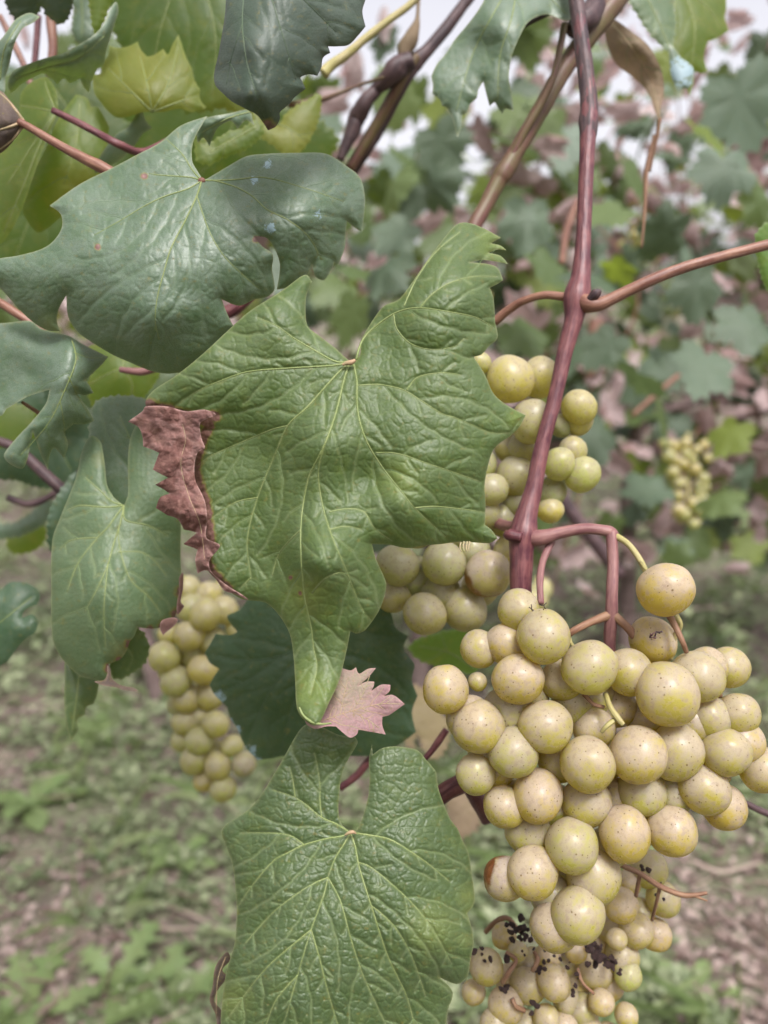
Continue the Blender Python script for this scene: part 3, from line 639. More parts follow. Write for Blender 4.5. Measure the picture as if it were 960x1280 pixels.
# far tree line and slope
R = random.Random(5); V, Fc = [], []
for i in range(9000):
    x = R.uniform(-16, 16); y = 11 + R.uniform(-1.2, 1.2); top = 2.5 + 0.9 * noise.noise(Vector((x * 0.5, 0, 0))) + (1.0 if x > 4 else 0)
    leafquad(V, Fc, Vector((x, y, top * R.random() ** 0.8)), R.uniform(0.12, 0.3), R.uniform(0.1, 0.22), R.uniform(0, 6.28), R.uniform(-1, 1))
tag(mesh_obj('treeline', V, Fc, M['weed'], smooth=False), 'blurred far hedge beyond the vine rows', 'hedge', kind='stuff')

# ------------------------------------------------------------------ GRAPES
def sphere(nu, nv, seed, lump=0.055):
    V = []; Fc = []
    for j in range(nv + 1):
        th = math.pi * j / nv
        for i in range(nu):
            ph = 2 * math.pi * i / nu; d = Vector((math.sin(th) * math.cos(ph), math.sin(th) * math.sin(ph), math.cos(th)))
            r = 1 + lump * noise.noise(d * 1.1 + Vector((seed, 0, 0))) - 0.05 * math.exp(-((th) / 0.28) ** 2) - 0.012 * math.exp(-((math.pi - th) / 0.16) ** 2)
            V.append(d * r)
    for j in range(nv):
        for i in range(nu):
            a, b = j * nu + i, j * nu + (i + 1) % nu; c, d_ = a + nu, b + nu
            if j == 0: Fc.append((a, d_, c)) if True else None
            elif j == nv - 1: Fc.append((a, b, c))
            else: Fc.append((a, b, d_, c))
    Fc = [tuple(reversed(f)) for f in Fc]
    m = bpy.data.meshes.new('grape'); m.from_pydata([tuple(v) for v in V], [], Fc); m.polygons.foreach_set('use_smooth', [True] * len(m.polygons)); m.update(); return m
GM = {}
for mt in ('grape', 'grape_rot', 'grape_yel', 'grape_green'):
    GM[mt] = [sphere(36, 22, k * 5.1) for k in range(4)]
    for m in GM[mt]: m.materials.append(M[mt])
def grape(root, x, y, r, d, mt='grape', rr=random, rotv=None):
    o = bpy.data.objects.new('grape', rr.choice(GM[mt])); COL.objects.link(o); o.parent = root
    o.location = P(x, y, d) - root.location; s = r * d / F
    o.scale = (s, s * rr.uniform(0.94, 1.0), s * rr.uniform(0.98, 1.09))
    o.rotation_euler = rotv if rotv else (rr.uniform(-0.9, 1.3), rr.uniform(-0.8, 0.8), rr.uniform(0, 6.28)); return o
def bunch(label, anchor, dist, grapes, step, defmat='grape', seed=3, group='bunches of white grapes', stalkmat='stem_green', links=True):
    rr = random.Random(seed); root = empty('grape_bunch', P(*anchor)); tag(root, label, 'grape bunch', group)
    for g in grapes:
        x, y, r, k = g[:4]; mt = g[4] if len(g) > 4 else (defmat if rr.random() > 0.0 else 'grape_green')
        d = dist + k * step; grape(root, x, y, r, d, mt, rr, g[5] if len(g) > 5 else None)
    return root
main_g = [(832,737,34,0),(816,801,29,1.9),(648,762,27,1.3),(679,795,34,0),(599,811,24,1.7),(634,806,26,1.35),(648,849,33,.3),(557,861,30.5,.5),(737,834,33,.1),(786,840,29,.9),(834,867,40,0),
 (872,846,33,.7),(884,834,26,1.1),(911,834,26,1.4),(702,850,27,1.4),(636,888,32,1.5),(682,908,34,.3),(588,900,31,1.0),(598,908,33,.6),(642,940,32,.4),(595,967,25,.9),(630,1008,26,.8),(672,995,32,.5),
 (735,955,35,-.1),(798,943,35,-.1),(845,940,34,.5),(742,910,27,1.3),(907,940,31,.4),(928,927,28,1.0),(923,893,27,1.0),(952,962,28,.8),(880,986,31,.5),(905,1008,28,1.1),(802,990,30,1.0),(842,990,27,1.3),
 (733,1003,31,.8),(781,1042,33,.2),(840,1038,31,.4),(715,1056,34,.1),(666,1090,33,.2),(632,1098,27,.9,'grape_rot',(0.4,-0.9,2.2)),(742,1095,34,.8),(722,1143,35,0),(694,1157,32,.6),(597,852,12,1.5),(715,880,26,1.7),
 (770,884,26,1.9),(887,897,27,1.0),(866,903,26,1.2),(610,935,27,1.6),(700,950,28,1.5),(660,1038,29,1.4),(770,1000,27,1.5),(868,935,28,1.4),(620,960,24,1.6),(760,1060,26,1.4),(700,1010,27,1.7),(810,900,27,1.7),(660,870,26,1.9),
 (690,1120,27,1.3),(745,870,25,1.9),(840,915,25,1.9),(640,1000,24,1.9),(890,960,25,1.9),(800,1030,25,1.9),(760,945,27,2.0),(650,920,27,2.0),(710,1090,25,2.0)]
mb = bunch('large front bunch of speckled pinkish yellow grapes hanging right of the lowest leaf', (764,790,.285), .268, main_g, .0085, seed=5)
for a in ([(764,664,15,.292),(766,700,14,.289),(765,740,15,.286),(764,770,16,.286),(762,805,15,.288),(765,860,12,.292),(765,930,10,.292)],): stem('rachis', a, M['stem_pink'], mb)
stem('stem_branch', [(764,768,13,.286),(740,777,10,.284),(718,788,9,.282),(700,800,8,.285)], M['stem_brown'], mb)
stem('stem_branch', [(764,766,11,.286),(785,785,11,.283),(800,805,10,.282),(815,822,8,.283)], M['stem_brown'], mb)
stem('stem_branch', [(766,668,9,.292),(785,680,8,.288),(800,700,8,.285),(808,716,7,.282)], M['stem_green'], mb)
stem('pedicel', [(836,768,9,.275),(845,785,8,.272),(853,802,7,.270),(858,815,6,.272)], M['stem_brown'], mb)
stem('pedicel', [(845,770,8,.276),(850,782,7,.277),(842,800,7,.280),(838,825,6,.280)], M['stem_green'], mb)
stem('pedicel', [(757,868,7,.272),(763,884,7,.266),(771,896,8,.263),(779,906,6,.262)], M['stem_green'], mb)
stem('pedicel', [(768,900,7,.264),(758,908,6,.263),(752,915,5,.264)], M['stem_green'], mb)
stem('pedicel', [(730,868,6,.275),(742,880,5,.272),(755,884,5,.272)], M['stem_brown'], mb)
stem('pedicel', [(690,676,10,.300),(679,700,9,.296),(675,725,9,.290),(676,755,8,.285)], M['stem_pink'], mb)
stem('pedicel', [(900,870,7,.280),(893,860,7,.276),(887,850,6,.276)], M['stem_brown'], mb)
rr = random.Random(21)
for (x, y, r_, k) in [g[:4] for g in main_g if g[3] < 1.0][::2]:
    a = rr.uniform(3.6, 5.8); d = .268 + (k + .9) * .0085; x1, y1 = x + math.cos(a) * r_ * .8, y + math.sin(a) * r_ * .8
    stem('pedicel', [(x1, y1, 6, d), (x1 + math.cos(a) * r_ * .35, y1 + math.sin(a) * r_ * .3, 4.5, d + .002), (x1 + math.cos(a) * r_ * .6 + rr.uniform(-5, 5), y1 + math.sin(a) * r_ * .55, 4.5, d + .006)], M['stem_green'], mb, 6, n=4)
def scrap(root, x, y, d, s, seed, name='withered_flower', mat='raisin'):
    rr = random.Random(seed); V, Fc = [], []; c0 = P(x, y, d)
    for i in range(4):
        a = rr.uniform(0, 6.28); t = Vector((math.cos(a), rr.uniform(-.5, .3), math.sin(a))); b = c0 + t * s * rr.uniform(.6, 1.2)
        v, f, _ = tube([c0, (c0 + b) / 2 + Vector((rr.uniform(-.2, .2) * s, 0, rr.uniform(-.2, .2) * s)), b], [s * .13, s * .1, s * .16], 5, 0.4, i); o = len(V); V += [list(q) for q in v]; Fc += [tuple(k + o for k in ff) for ff in f]
    o = mesh_obj(name, V, Fc, M[mat], None, loc=root.location); o.parent = root; o.location = (0, 0, 0)
for i, (x, y, d, s) in enumerate([(664,761,.264,.0012),(680,757,.263,.0012),(820,790,.262,.0024),(812,797,.262,.0018)]):
    scrap(mb, x, y, d, s, i)

low_g = [(776,1131,22,0),(796,1163,21,.6),(819,1168,20,1),(810,1086,23,1.2),(829,1124,21,1.0),(785,1104,16,1),(771,1174,13,-.3),(785,1219,18,.2,'grape_yel'),(778,1196,22,.8),(608,1208,22,.2),(692,1228,21,-.3),(660,1232,22,.4),
 (752,1253,16,-.2),(783,1269,15,0),(632,1257,22,0),(683,1273,17,-.2),(647,1189,13,.1),(720,1189,14,.2),(742,1213,23,.9),(728,1262,20,.6),(685,1195,16,.6),(708,1250,18,.7),(630,1170,16,.9),(620,1279,20,-.1),(655,1280,17,.3),
 (705,1282,18,.2),(736,1288,18,.2),(665,1205,20,1.2),(700,1205,20,1.3),(760,1230,20,1.2),(640,1225,20,1.3),(592,1240,15,1.0),(762,1160,18,1.3),(672,1300,20,.2),(640,1310,20,.4),(760,1295,16,.6),(600,1300,16,.4),(800,1140,18,1.6),(720,1225,20,1.6),(745,1180,18,1.7)]
lb_ = bunch('lower bunch of small uneven grapes with black shrivelled berries below the large bunch', (700,1160,.325), .315, low_g, .0085, seed=9)
stem('rachis', [(700,1150,9,.325),(705,1190,8,.325),(700,1230,7,.325),(690,1290,6,.325)], M['stem_brown'], lb_)
stem('stem_branch', [(776,1081,7,.300),(800,1092,7,.299),(825,1108,7,.298),(850,1118,7,.297),(866,1119,6,.296),(884,1116,4,.295)], M['stem_brown'], lb_)
stem('pedicel', [(866,1119,4,.296),(876,1123,3,.295),(884,1126,2,.295)], M['stem_brown'], lb_)
for a in ([(800,1092,5,.300),(797,1108,5,.302),(795,1120,5,.304)], [(825,1108,5,.299),(820,1130,4,.303),(815,1150,4,.31)], [(628,1258-30,6,.308),(636,1215,6,.306),(645,1200,5,.308),(632,1190,5,.31)], [(665,1215,5,.31),(672,1200,6,.312),(668,1190,5,.315)], [(722,1210,4,.308),(728,1228,4,.306),(742,1242,4,.306)], [(607,1165,6,.34),(620,1152,7,.335),(635,1148,6,.33),(650,1165,5,.33)], [(655,1263,7,.309),(645,1258,6,.307),(640,1248,6,.308)]):
    stem('pedicel', a, M['stem_brown'], lb_)
rr = random.Random(4)
RM = sphere(16, 11, 2.0, 0.35); RM.name = 'shrivelled_grape'; RM.materials.append(M['raisin'])
for (cx_, cy_, n, sp_, s_) in ((655,1172,9,10,7),(735,1180,8,12,8),(762,1205,9,9,7),(690,1190,6,16,5),(600,1188,4,6,6),(720,1232,5,9,5),(668,1255,4,8,5),(644,1160,11,12,6.5),(748,1195,12,14,7),(610,1196,3,7,6.5),(633,1197,1,2,8),(775,1216,2,4,7),(676,1212,4,6,6),(632,1235,4,5,6),(705,1207,3,6,5),(805,1082,3,9,5),(828,1118,3,9,5),(660,1186,3,8,5)):
    for i in range(n):
        o = bpy.data.objects.new('shrivelled_grape', RM); COL.objects.link(o); o.parent = lb_; x, y = cx_ + rr.gauss(0, sp_ * .6), cy_ + rr.gauss(0, sp_ * .6); d = .305 + rr.uniform(-.003, .006)
        o.location = P(x, y, d) - lb_.location; s = s_ * rr.uniform(.3, .7) * d / F; o.scale = (s, s * rr.uniform(.6, 1), s * rr.uniform(.8, 1.5)); o.rotation_euler = (rr.uniform(0, 6), rr.uniform(0, 6), 0)

mid_g = [(600,454,14,.2,'grape_yel'),(638,474,29,0,'grape_yel'),(675,472,26,.7,'grape_yel'),(665,527,27,-.3,'grape_green'),(724,509,22,.2,'grape_yel'),(721,525,20,.8,'grape_yel'),(699,580,20,-.1,'grape_yel'),(716,563,18,.4,'grape_green'),(728,593,22,.1,'grape_yel'),
 (645,595,26,.8),(614,612,21,.3),(655,560,21,.9),(689,614,19,.9),(688,638,17,.6,'grape_yel'),(652,628,24,1.2),(703,532,15,.8),(640,560,22,1.5),(600,580,22,1.2),(605,640,22,.9),(600,500,22,.9),
 (497,706,27,.3),(555,704,28,-.2),(610,717,29,-.4,'grape_rot',(0.5,0.3,1.9)),(531,767,28,-.1),(581,762,28,.5),(548,738,27,.9),(492,742,24,1.0),(520,720,26,1.2),(640,690,24,1.0),(590,690,24,1.2),(600,735,24,1.3),(560,660,26,.8),(520,660,26,.8),(630,650,22,1.3),(575,615,26,1.2),(545,610,26,1.3)]
mg = bunch('half hidden grape bunch behind the big sharp leaf, one grape bruised brown', (650,655,.335), .325, mid_g, .0095, defmat='grape_green', seed=12)
stem('rachis', [(650,660,13,.315),(625,655,14,.330),(600,640,13,.345),(620,600,10,.35),(650,540,9,.35)], M['stem_pink'], mg)
stem('stem_branch', [(620,655,9,.335),(590,690,8,.345),(560,720,7,.345)], M['stem_pink'], mg)

left_g = [(239,760,18,.2,'grape_yel'),(257,768,20,-.2),(280,762,18,.4,'grape_yel'),(237,794,19,0),(205,821,20,-.1),(253,837,18,-.1),(220,852,20,0),(233,872,19,.5),(270,905,17,-.2),(249,926,18,0),(290,932,14,.2),(305,955,16,.1,'grape_rot',(1.2,0,0.4)),
 (272,957,17,0),(243,950,18,.2),(279,986,17,.1,'grape_yel'),(232,902,18,.7),(262,870,18,.7),(212,792,15,.8),(265,800,18,.6),(240,818,17,.8),(225,880,16,.9),(256,975,15,.6),(228,925,15,.9),(300,785,18,.8),(215,835,18,1.0),(260,745,18,.9),(235,735,16,.9),(285,845,18,.8),(250,895,16,.9),(265,940,16,.8)]
lg = bunch('blurred yellow bunch hanging at the left below the withered leaf edge', (273,740,.49), .475, left_g, .013, defmat='grape_yel', seed=15)
stem('rachis', [(272,728,6,.50),(274,745,9,.49),(262,800,9,.50),(250,860,8,.50),(262,930,7,.50)], M['stem_green'], lg)
stem('stem_branch', [(210,730,6,.50),(240,735,7,.495),(272,738,7,.49)], M['stem_pink'], lg)
for i, (x, y, d, n, lb, w_, h_) in enumerate([(860,605,1.5,42,'distant out of focus bunch hanging right of the red cane',26,52),(590,388-20,1.7,26,'distant out of focus bunch seen above the big sharp leaf',26,26),(800,290,1.9,30,'distant pale yellow bunch high behind the horizontal tendril',36,40),(670,745,.9,10,'out of focus green grapes low behind the red cane',12,12)]):
    rr = random.Random(i + 50); gl = []
    for k in range(n): a = rr.uniform(0, 6.28); q = rr.random() ** .5; yy = rr.uniform(-1, 1); gl.append((x + math.cos(a) * q * w_ * (1 - .5 * yy), y + yy * h_, 6.2 * (1.9 / d) * rr.uniform(.7, 1.1), rr.uniform(-1, 1)))
    b = bunch(lb, (x, y - h_, d), d, gl, .012, defmat='grape_yel', seed=70 + i)
    stem('rachis', [(x, y - h_ - 12, 5, d), (x, y, 5, d), (x, y + h_, 4, d)], M['stem_green'], b)

# ------------------------------------------------------------------ CANES
def cane(label, ctrl, mat, sides=12, bmp=0.07, cat='cane', name='vine_cane', n=10):
    o = stem(name, ctrl, M[mat], None, sides, bmp, n); tag(o, label, cat); return o
mc = cane('thick red brown cane running down the middle right, from the top to the grapes', [(x, y, w * .88, d) for (x, y, w, d) in [(716,-30,22,.345),(723,20,21,.338),(731,80,21,.332),(736,128,24,.328),(736,150,26,.326),(735,168,23,.325),(732,230,21,.322),(729,300,22,.318),(726,345,28,.315),(721,372,38,.313),(717,400,27,.312),(706,440,23,.311),(693,500,21,.309),(678,555,22,.307),(667,610,25,.305),(658,645,32,.303),(654,668,42,.302),(652,690,35,.301),(651,740,31,.300),(652,790,29,.302),(650,840,26,.306),(640,900,24,.31),(612,955,26,.315),(585,975,27,.314),(560,988,27,.312),(538,1004,26,.310)]], 'cane', 16, 0.05)
stem('side_shoot', [(722,373,22,.313),(735,380,22,.309),(750,380,17,.307),(772,370,15,.306),(810,352,14,.304),(850,336,14,.303),(905,320,13,.302),(975,302,13,.302)], M['cane_light'], mc, 12, 0.05)
stem('tendril', [(722,372,16,.313),(705,371,11,.315),(680,369,10,.318),(655,376,10,.322),(638,386,11,.326),(618,402,12,.33)], M['cane_light'], mc, 10)
stem('side_shoot', [(655,672,24,.302),(675,672,20,.298),(700,666,15,.296),(730,661,14,.294),(755,663,14,.292),(764,666,15,.292),(770,672,12,.292)], M['stem_pink'], mc, 10, 0.05)
stem('bud', [(737,375,10,.307),(746,366,13,.305),(748,362,4,.305)], M['cane_dark'], mc, 8, 0.2)
stem('bud', [(652,672,14,.296),(636,668,16,.298),(632,664,5,.299)], M['cane'], mc, 8, 0.2)
stem('dark_bark_band', [(x, y, w * .88, d) for (x, y, w, d) in [(714,-40,23,.3445),(723,20,22,.338),(731,80,22,.332),(736,128,25,.328),(736,150,27,.326),(735.3,162,25.2,.3252),(734.6,176,22,.3250)]], M['cane_dark'], mc, 12, 0.12)
c2 = cane('olive and brown cane slanting from the top right down behind the big leaf tip', [(800,-45,28,.38),(770,0,27,.375),(735,45,26,.372),(706,85,23,.37),(680,130,22,.368),(650,182,21,.366),(630,215,24,.365),(622,228,21,.365),(608,255,19,.364),(592,285,19,.362),(575,330,18,.36)], 'cane_olive')
stem('side_shoot', [(706,30,9,.36),(700,60,9,.358),(692,95,9,.358),(676,130,10,.360),(655,165,11,.362),(635,205,10,.364)], M['cane_olive'], c2)
stem('side_shoot', [(745,5,26,.37),(735,22,30,.365),(722,30,24,.362),(716,40,18,.36)], M['cane_dark'], c2)
stem('tendril', [(725,12,8,.37),(700,10,7,.37),(675,22,6,.37),(640,40,5,.37)], M['cane_dark'], c2)
cane('dark cane with withered node slanting through the top centre', [(600,-20,14,.44),(580,5,14,.44),(558,35,15,.44),(535,62,16,.44),(515,82,22,.44),(500,108,18,.44),(480,148,17,.45),(460,182,17,.45),(438,215,16,.46)], 'cane_dark')
cane('olive green shoot beside the dark top centre cane', [(520,70,12,.435),(502,100,13,.435),(485,130,14,.44),(465,165,14,.445),(436,212,13,.45)], 'cane_olive')
cane('wilted grey brown tendril hanging from the top centre node', [(515,75,20,.43),(500,82,26,.43),(488,95,24,.43),(470,112,17,.435),(455,130,18,.435),(445,150,22,.44),(436,175,16,.44),(425,200,10,.44)], 'cane_dark', cat='tendril', name='wilted_tendril', bmp=0.25)
cane('swollen brown stalk above the top centre node', [(523,0,5,.43),(522,20,5,.43),(520,32,11,.43),(514,48,19,.43),(506,62,18,.43),(503,75,12,.43)], 'dry', cat='stalk', name='leaf_stalk', bmp=0.15)
cane('pale green leaf stalk crossing the white sky at top centre', [(530,-12,9,.40),(510,8,9,.40),(488,24,9,.40),(462,44,10,.40),(436,66,11,.40),(414,82,13,.40),(404,92,16,.40)], 'stem_green', cat='stalk', name='leaf_stalk')
cane('thin grey stalk between the dark hanging leaf and the sky', [(480,96,4,.42),(450,106,4,.42),(420,118,5,.42),(395,126,7,.42),(360,131,8,.42)], 'cane_olive', cat='stalk', name='leaf_stalk')
cane('pink red leaf stalk at upper left running behind the blue green leaf', [(24,152,9,.300),(45,164,10,.30),(75,182,11,.30),(105,198,13,.30),(125,208,15,.30),(150,222,14,.30)], 'cane_light', cat='stalk', name='leaf_stalk')
cane('brown red leaf stalk at upper left above the pink one', [(66,138,8,.33),(95,152,9,.33),(125,168,9,.33),(150,181,10,.33),(178,190,9,.34),(215,172,5,.35),(245,160,3,.36)], 'cane', cat='stalk', name='leaf_stalk')
cane('reddish stalk at the left edge under the blue green leaf', [(-10,372,10,.33),(15,388,11,.33),(36,402,10,.33),(60,420,9,.33)], 'cane_light', cat='stalk', name='leaf_stalk')
cane('pink stalk between the blue green leaf and the big sharp leaf', [(150,462,7,.36),(165,464,9,.36),(182,464,10,.36),(210,455,9,.36)], 'stem_pink', cat='stalk', name='leaf_stalk')
cane('dark brown cane low behind the folded left leaf', [(-20,545,12,.40),(20,560,12,.40),(45,582,14,.40),(75,610,15,.40),(110,640,13,.41)], 'cane_dark')
cane('brown cane at far left below the folded leaf', [(10,622,8,.45),(40,630,9,.45),(75,612,8,.45),(100,590,7,.45)], 'cane_dark')
cane('brown cane in the gap between the two large upper leaves', [(240,410,16,.36),(268,396,17,.36),(290,388,17,.36),(312,370,15,.36),(330,350,13,.36)], 'cane')
cane('brown upright cane at top left behind the curled leaf', [(62,-10,12,.42),(64,30,12,.42),(66,60,11,.42),(62,95,10,.42)], 'cane_light')
cane('second thin cane at top left', [(0,20,7,.42),(15,50,8,.42),(30,82,8,.42),(40,110,7,.42)], 'cane_light')
cane('third thin cane at top left against the white sky', [(48,20,8,.43),(45,60,8,.43),(42,90,7,.43)], 'cane')
cane('thin dark twig at the right edge beside the large bunch', [(920,996,5,.33),(940,1008,8,.33),(975,1024,9,.33)], 'cane_dark', name='twig', cat='twig')
cane('short red stem between the lowest leaf and the large bunch', [(528,952,7,.33),(540,938,8,.33),(550,924,9,.33),(558,912,8,.33)], 'cane', cat='stem', name='red_stem')
cane('reddish brown dangling stem behind the lowest leaf notch', [(425,985,9,.36),(445,970,10,.36),(458,955,10,.36),(470,940,9,.36)], 'cane', cat='stem', name='red_stem')
cane('blurred purple red shoot under the large bunch', [(588,985,20,.33),(600,1005,20,.335),(608,1025,15,.34)], 'cane', cat='stem', name='red_stem')
cane('blurred dark vine arm behind the red cane', [(690,600,16,1.0),(715,640,18,1.0),(745,678,20,1.0),(775,720,16,1.0)], 'cane_dark')
cane('blurred pinkish grey post of wood right of the red cane', [(745,400,18,1.3),(742,440,20,1.3),(735,470,15,1.3)], 'cane_light')
cane('blurred twig slanting down right beyond the bunch', [(790,520,6,1.2),(835,480,7,1.2),(880,445,6,1.2)], 'cane_light', name='twig', cat='twig')
cane('blurred pink shoot behind the red cane at the top', [(722,250,8,.8),(708,290,9,.8),(702,330,9,.8)], 'cane_light')
cane('blurred light twig on the right behind the side shoot', [(820,170,8,.42),(808,215,6,.42),(806,260,4,.42),(802,310,2,.42)], 'stem_brown', name='twig', cat='twig')

# ------------------------------------------------------------------ FOREGROUND LEAVES
A_out = [(450,443),(441,452),(432,447),(419,435),(398,419),(385,408),(382,392),(383,370),(390,352,1),(384,344),(377,345),(350,365),(312,389),(285,413),(255,441),(222,468),(193,487),(182,501),(186,512),(209,514),(230,520),(246,532),(250,548),(244,565),(240,584),(242,602),(253,626),(256,650),(256,672),(268,682,1),
 (256,694),(254,703),(262,716),(282,735),(303,749),(331,753),(348,768),(362,792),(367,822),(369,852),(371,884),(379,899),(394,907),(402,899),(410,881),(423,853),(432,819),(438,789,1),(446,792),(457,787),(475,761),(483,733),(480,721),(470,699),(465,680,1),(487,681),(508,685),(530,682),(552,680),(576,677),(611,679),(622,673,1),(614,662),(606,656,1),
 (607,630),(606,603),(614,568),(622,556),(638,545),(650,533,1),(657,519,1),(633,506),(617,492),(606,468),(592,446,1),(602,443),(611,433),(622,422),(619,403,1),(617,373),(612,360,1),(622,355),(629,350,1),(622,335),(610,330),(587,328,1),(605,325),(635,330,1),(626,320),(611,316,1),(622,312),(633,313,1),(626,307),(614,304,1),(626,297,1),(606,286),(588,279),(574,279),(562,289),(535,324),(500,373),(478,384),(452,424)]
A_ctl = [(437,453,2),(390,350,12),(382,400,5),(345,400,0),(300,420,3),(240,470,3),(185,500,12),(255,520,9),(290,500,4),(330,560,9),(250,600,14),(300,650,13),(262,700,10),(308,745,15),(350,700,7),(400,500,-1),(412,560,-7),(392,700,-13),(352,640,6),(385,890,-9),(430,850,0),(368,850,2),(478,750,6),(440,720,-5),(475,690,2),(560,675,8),(620,672,12),(655,520,9),(600,540,1),(540,570,-6),(500,520,-4),(470,500,0),(530,400,-3),(480,420,5),(618,410,9),(520,350,6),(575,285,19),(625,345,14),(620,310,22),(580,360,0),(600,620,7),(500,630,-7),(455,600,1)]
A_pr = [[(437,453),(419,452),(393,438),(366,422),(347,408),(322,397)],[(437,453),(417,457),(350,461),(309,465),(276,476),(247,489),(217,508)],[(437,453),(419,470),(385,508),(360,532),(344,568),(322,622),(309,676),(314,722)],
 [(437,453),(430,475),(419,519),(404,560),(385,600),(376,662),(380,741),(389,785),(392,810),(396,835),(388,868)],[(442,456),(446,476),(447,513),(457,549),(478,584),(503,616),(519,636),(557,671)],[(446,482),(460,481),(476,481),(503,487),(525,500),(552,517),(568,522),(587,530),(614,541),(640,541)],
 [(445,450),(454,424),(476,403),(500,389),(525,385),(562,390),(595,397),(617,410)],
 [(360,532),(340,537),(306,551),(263,570),(247,582)],[(322,622),(300,626),(285,633),(262,650)],[(408,550),(398,589),(404,635),(417,676),(428,702),(445,745),(454,764),(463,775)],[(470,566),(490,566),(508,570),(530,578),(560,588),(600,602)],[(519,635),(541,633),(565,635),(590,638),(606,641)],
 [(525,385),(540,368),(562,354),(590,346),(622,346)],[(492,392),(496,411),(514,430),(541,437),(568,433),(580,423)],[(508,488),(522,472),(552,466),(576,469)],[(505,383),(520,350),(545,315),(575,290)],[(411,640),(435,636),(455,640),(468,660),(490,676)],[(412,662),(432,658),(452,662)],[(390,741),(405,724),(425,716),(440,722)],[(376,662),(350,690),(340,720)],[(314,722),(300,735)]]
A = leaf('large sharp green centre leaf with brown withered left edge and rolled tip', A_out, .25, A_ctl, A_pr, 'leaf_main', sp=1.35, bull=(0.42, 0.34), cell=(14, 25), roll=(2.6, 6), vstep=46, vw=3.4, seed=3, smooth=5,
     patches=[([(186,505),(215,514),(248,522),(262,530),(254,548),(247,570),(244,590),(250,612),(258,632),(260,655),(262,680),(257,700),(266,716),(284,737)],0,8,'brown'),(268,520,9,'brown'),(363,722,3.5,'brown'),(375,741,3.5,'brown'),(620,305,26,'yellow'),(500,600,28,'yellow'),(390,860,34,'yellow'),(250,528,14,'yellow'),(645,525,14,'yellow'),(385,745,30,'yellow')])
W_out = [(182,508),(178,514),(160,527,1),(173,534),(178,546),(179,558,1),(190,562),(199,566,1),(191,587,1),(200,592),(210,597,1),(194,606,1),(205,612),(212,617,1),(200,622),(195,635,1),(203,640),(209,644,1),(222,649),(230,662,1),(240,664),(246,666,1),(229,680,1),(240,684),(247,687,1),(244,700),(247,717,1),(256,713),(264,716),(280,738),(292,742),(310,750),(304,744),(283,731),(264,714),(262,700),(275,682),(258,672),(259,650),(256,626),(245,602),(243,584),(247,566),(256,560),(252,548),(250,530),(258,524),(270,518),(256,512),(232,514),(209,508)]
leaf('', W_out, .2525, [(182,510,10),(160,527,16),(240,530,2),(195,560,12),(215,580,4),(240,600,4),(195,635,14),(225,640,4),(252,650,3),(232,680,12),(252,700,6),(300,745,9)], [[(228,530),(232,550),(226,580),(236,620),(250,655),(256,700)]], 'withered', parent=A, part='withered_edge', sp=1.2, crumple=1.9, bull=(.2,.35), cell=(8,13), patches=[(228,560,12,'brown'),(205,575,16,'brown'),(206,603,14,'brown'),(208,632,15,'brown'),(240,600,10,'brown'),(238,655,10,'brown'),(242,680,10,'brown'),(215,520,10,'brown'),(228,630,8,'brown')], roll=(1.2,5), vstep=20, vw=1.1, veinmat='vein_pink', sidemat=None, junction=(437,453), seed=8)  # dark patches are part own brown, part shadow of the curls painted in
T_out = [(380,898),(376,890),(385,872),(410,850),(424,834,1),(438,838),(445,834,1),(449,842),(460,836),(470,835,1),(460,847),(448,857,1),(458,852),(468,852,1),(467,858),(464,864,1),(476,856),(488,856,1),(487,864),(480,870,1),(492,869),(506,880,1),(495,888),(486,894),(478,896,1),(478,907),(482,918,1),(465,915),(448,912,1),(446,918),(438,922),(430,917),(420,908,1),(408,908),(394,911),(384,906)]
leaf('', T_out, .2585, [(385,905,-11),(395,880,4),(424,870,0),(430,840,3),(470,840,5),(505,880,2),(480,915,0),(440,915,-5),(445,875,1)], [[(400,902),(425,893),(450,886),(475,880),(500,880)],[(425,893),(430,870),(434,850)],[(440,889),(452,870),(462,845)],[(440,889),(460,900),(474,910)]], 'pink_tip', parent=A, part='curled_tip', sp=1.4, crumple=.7, bull=(-.15,.3), cell=(6,9), roll=(.6,4), vstep=11, vw=1.5, veinmat='vein_pink', sidemat='vein_pink', junction=(437,453), seed=9,
     patches=[(430,860,35,'yellow'),(450,850,25,'yellow')])
stem('rolled_rim', [(374,884,2,.2415),(379,894,3,.2405),(389,902,3.5,.240),(401,905,3,.2405),(414,904,2,.243)], M['vein'], A)
stem('leaf_joint', [(428,456,3,.2495),(433,454,5.5,.2493),(439,453,6.5,.2492),(444,450,3.5,.2495)], M['vein_pink'], A)
for (x, y) in ((576,684),(580,683),(584,683),(587,683)): stem('torn_fibre', [(x, y - 6, 2.5, .254), (x - 1, y, 2, .253), (x + (580 - x) * .2, y + 6, 1, .252)], M['vein_pink'], A, 5)

B_out = [(259,145,1),(226,157),(200,178),(170,194),(140,210),(100,230),(62,257,1),(76,268),(77,285),(66,302),(50,312),(20,320),(0,323),(-12,330),(-12,350),(0,360),(10,371),(27,390),(47,407),(60,413),(75,414,1),(71,400),(74,385),(83,369,1),(85,395),(97,415),(115,428),(140,443),(160,452),(190,464),(214,467),(240,460),(268,434),(282,420),(292,408,1),(284,392),(277,374,1),(290,380),(301,382),(318,374,1),(334,371),(343,362),(342,348),(340,335),(341,318),(328,308),(317,295,1),(334,298),(345,315),(350,333),(346,362,1),(364,358),(383,344),(390,330,1),(394,345),(405,350),(414,337),(418,328,1),(423,332,1),(431,309),(432,292),(434,277,1),(444,285),(453,290,1),(456,260),(456,244),(450,222),(431,206),(407,192),(372,191),(336,192),(309,195),(288,206),(266,219),(255,224),(247,214),(240,200),(242,176)]
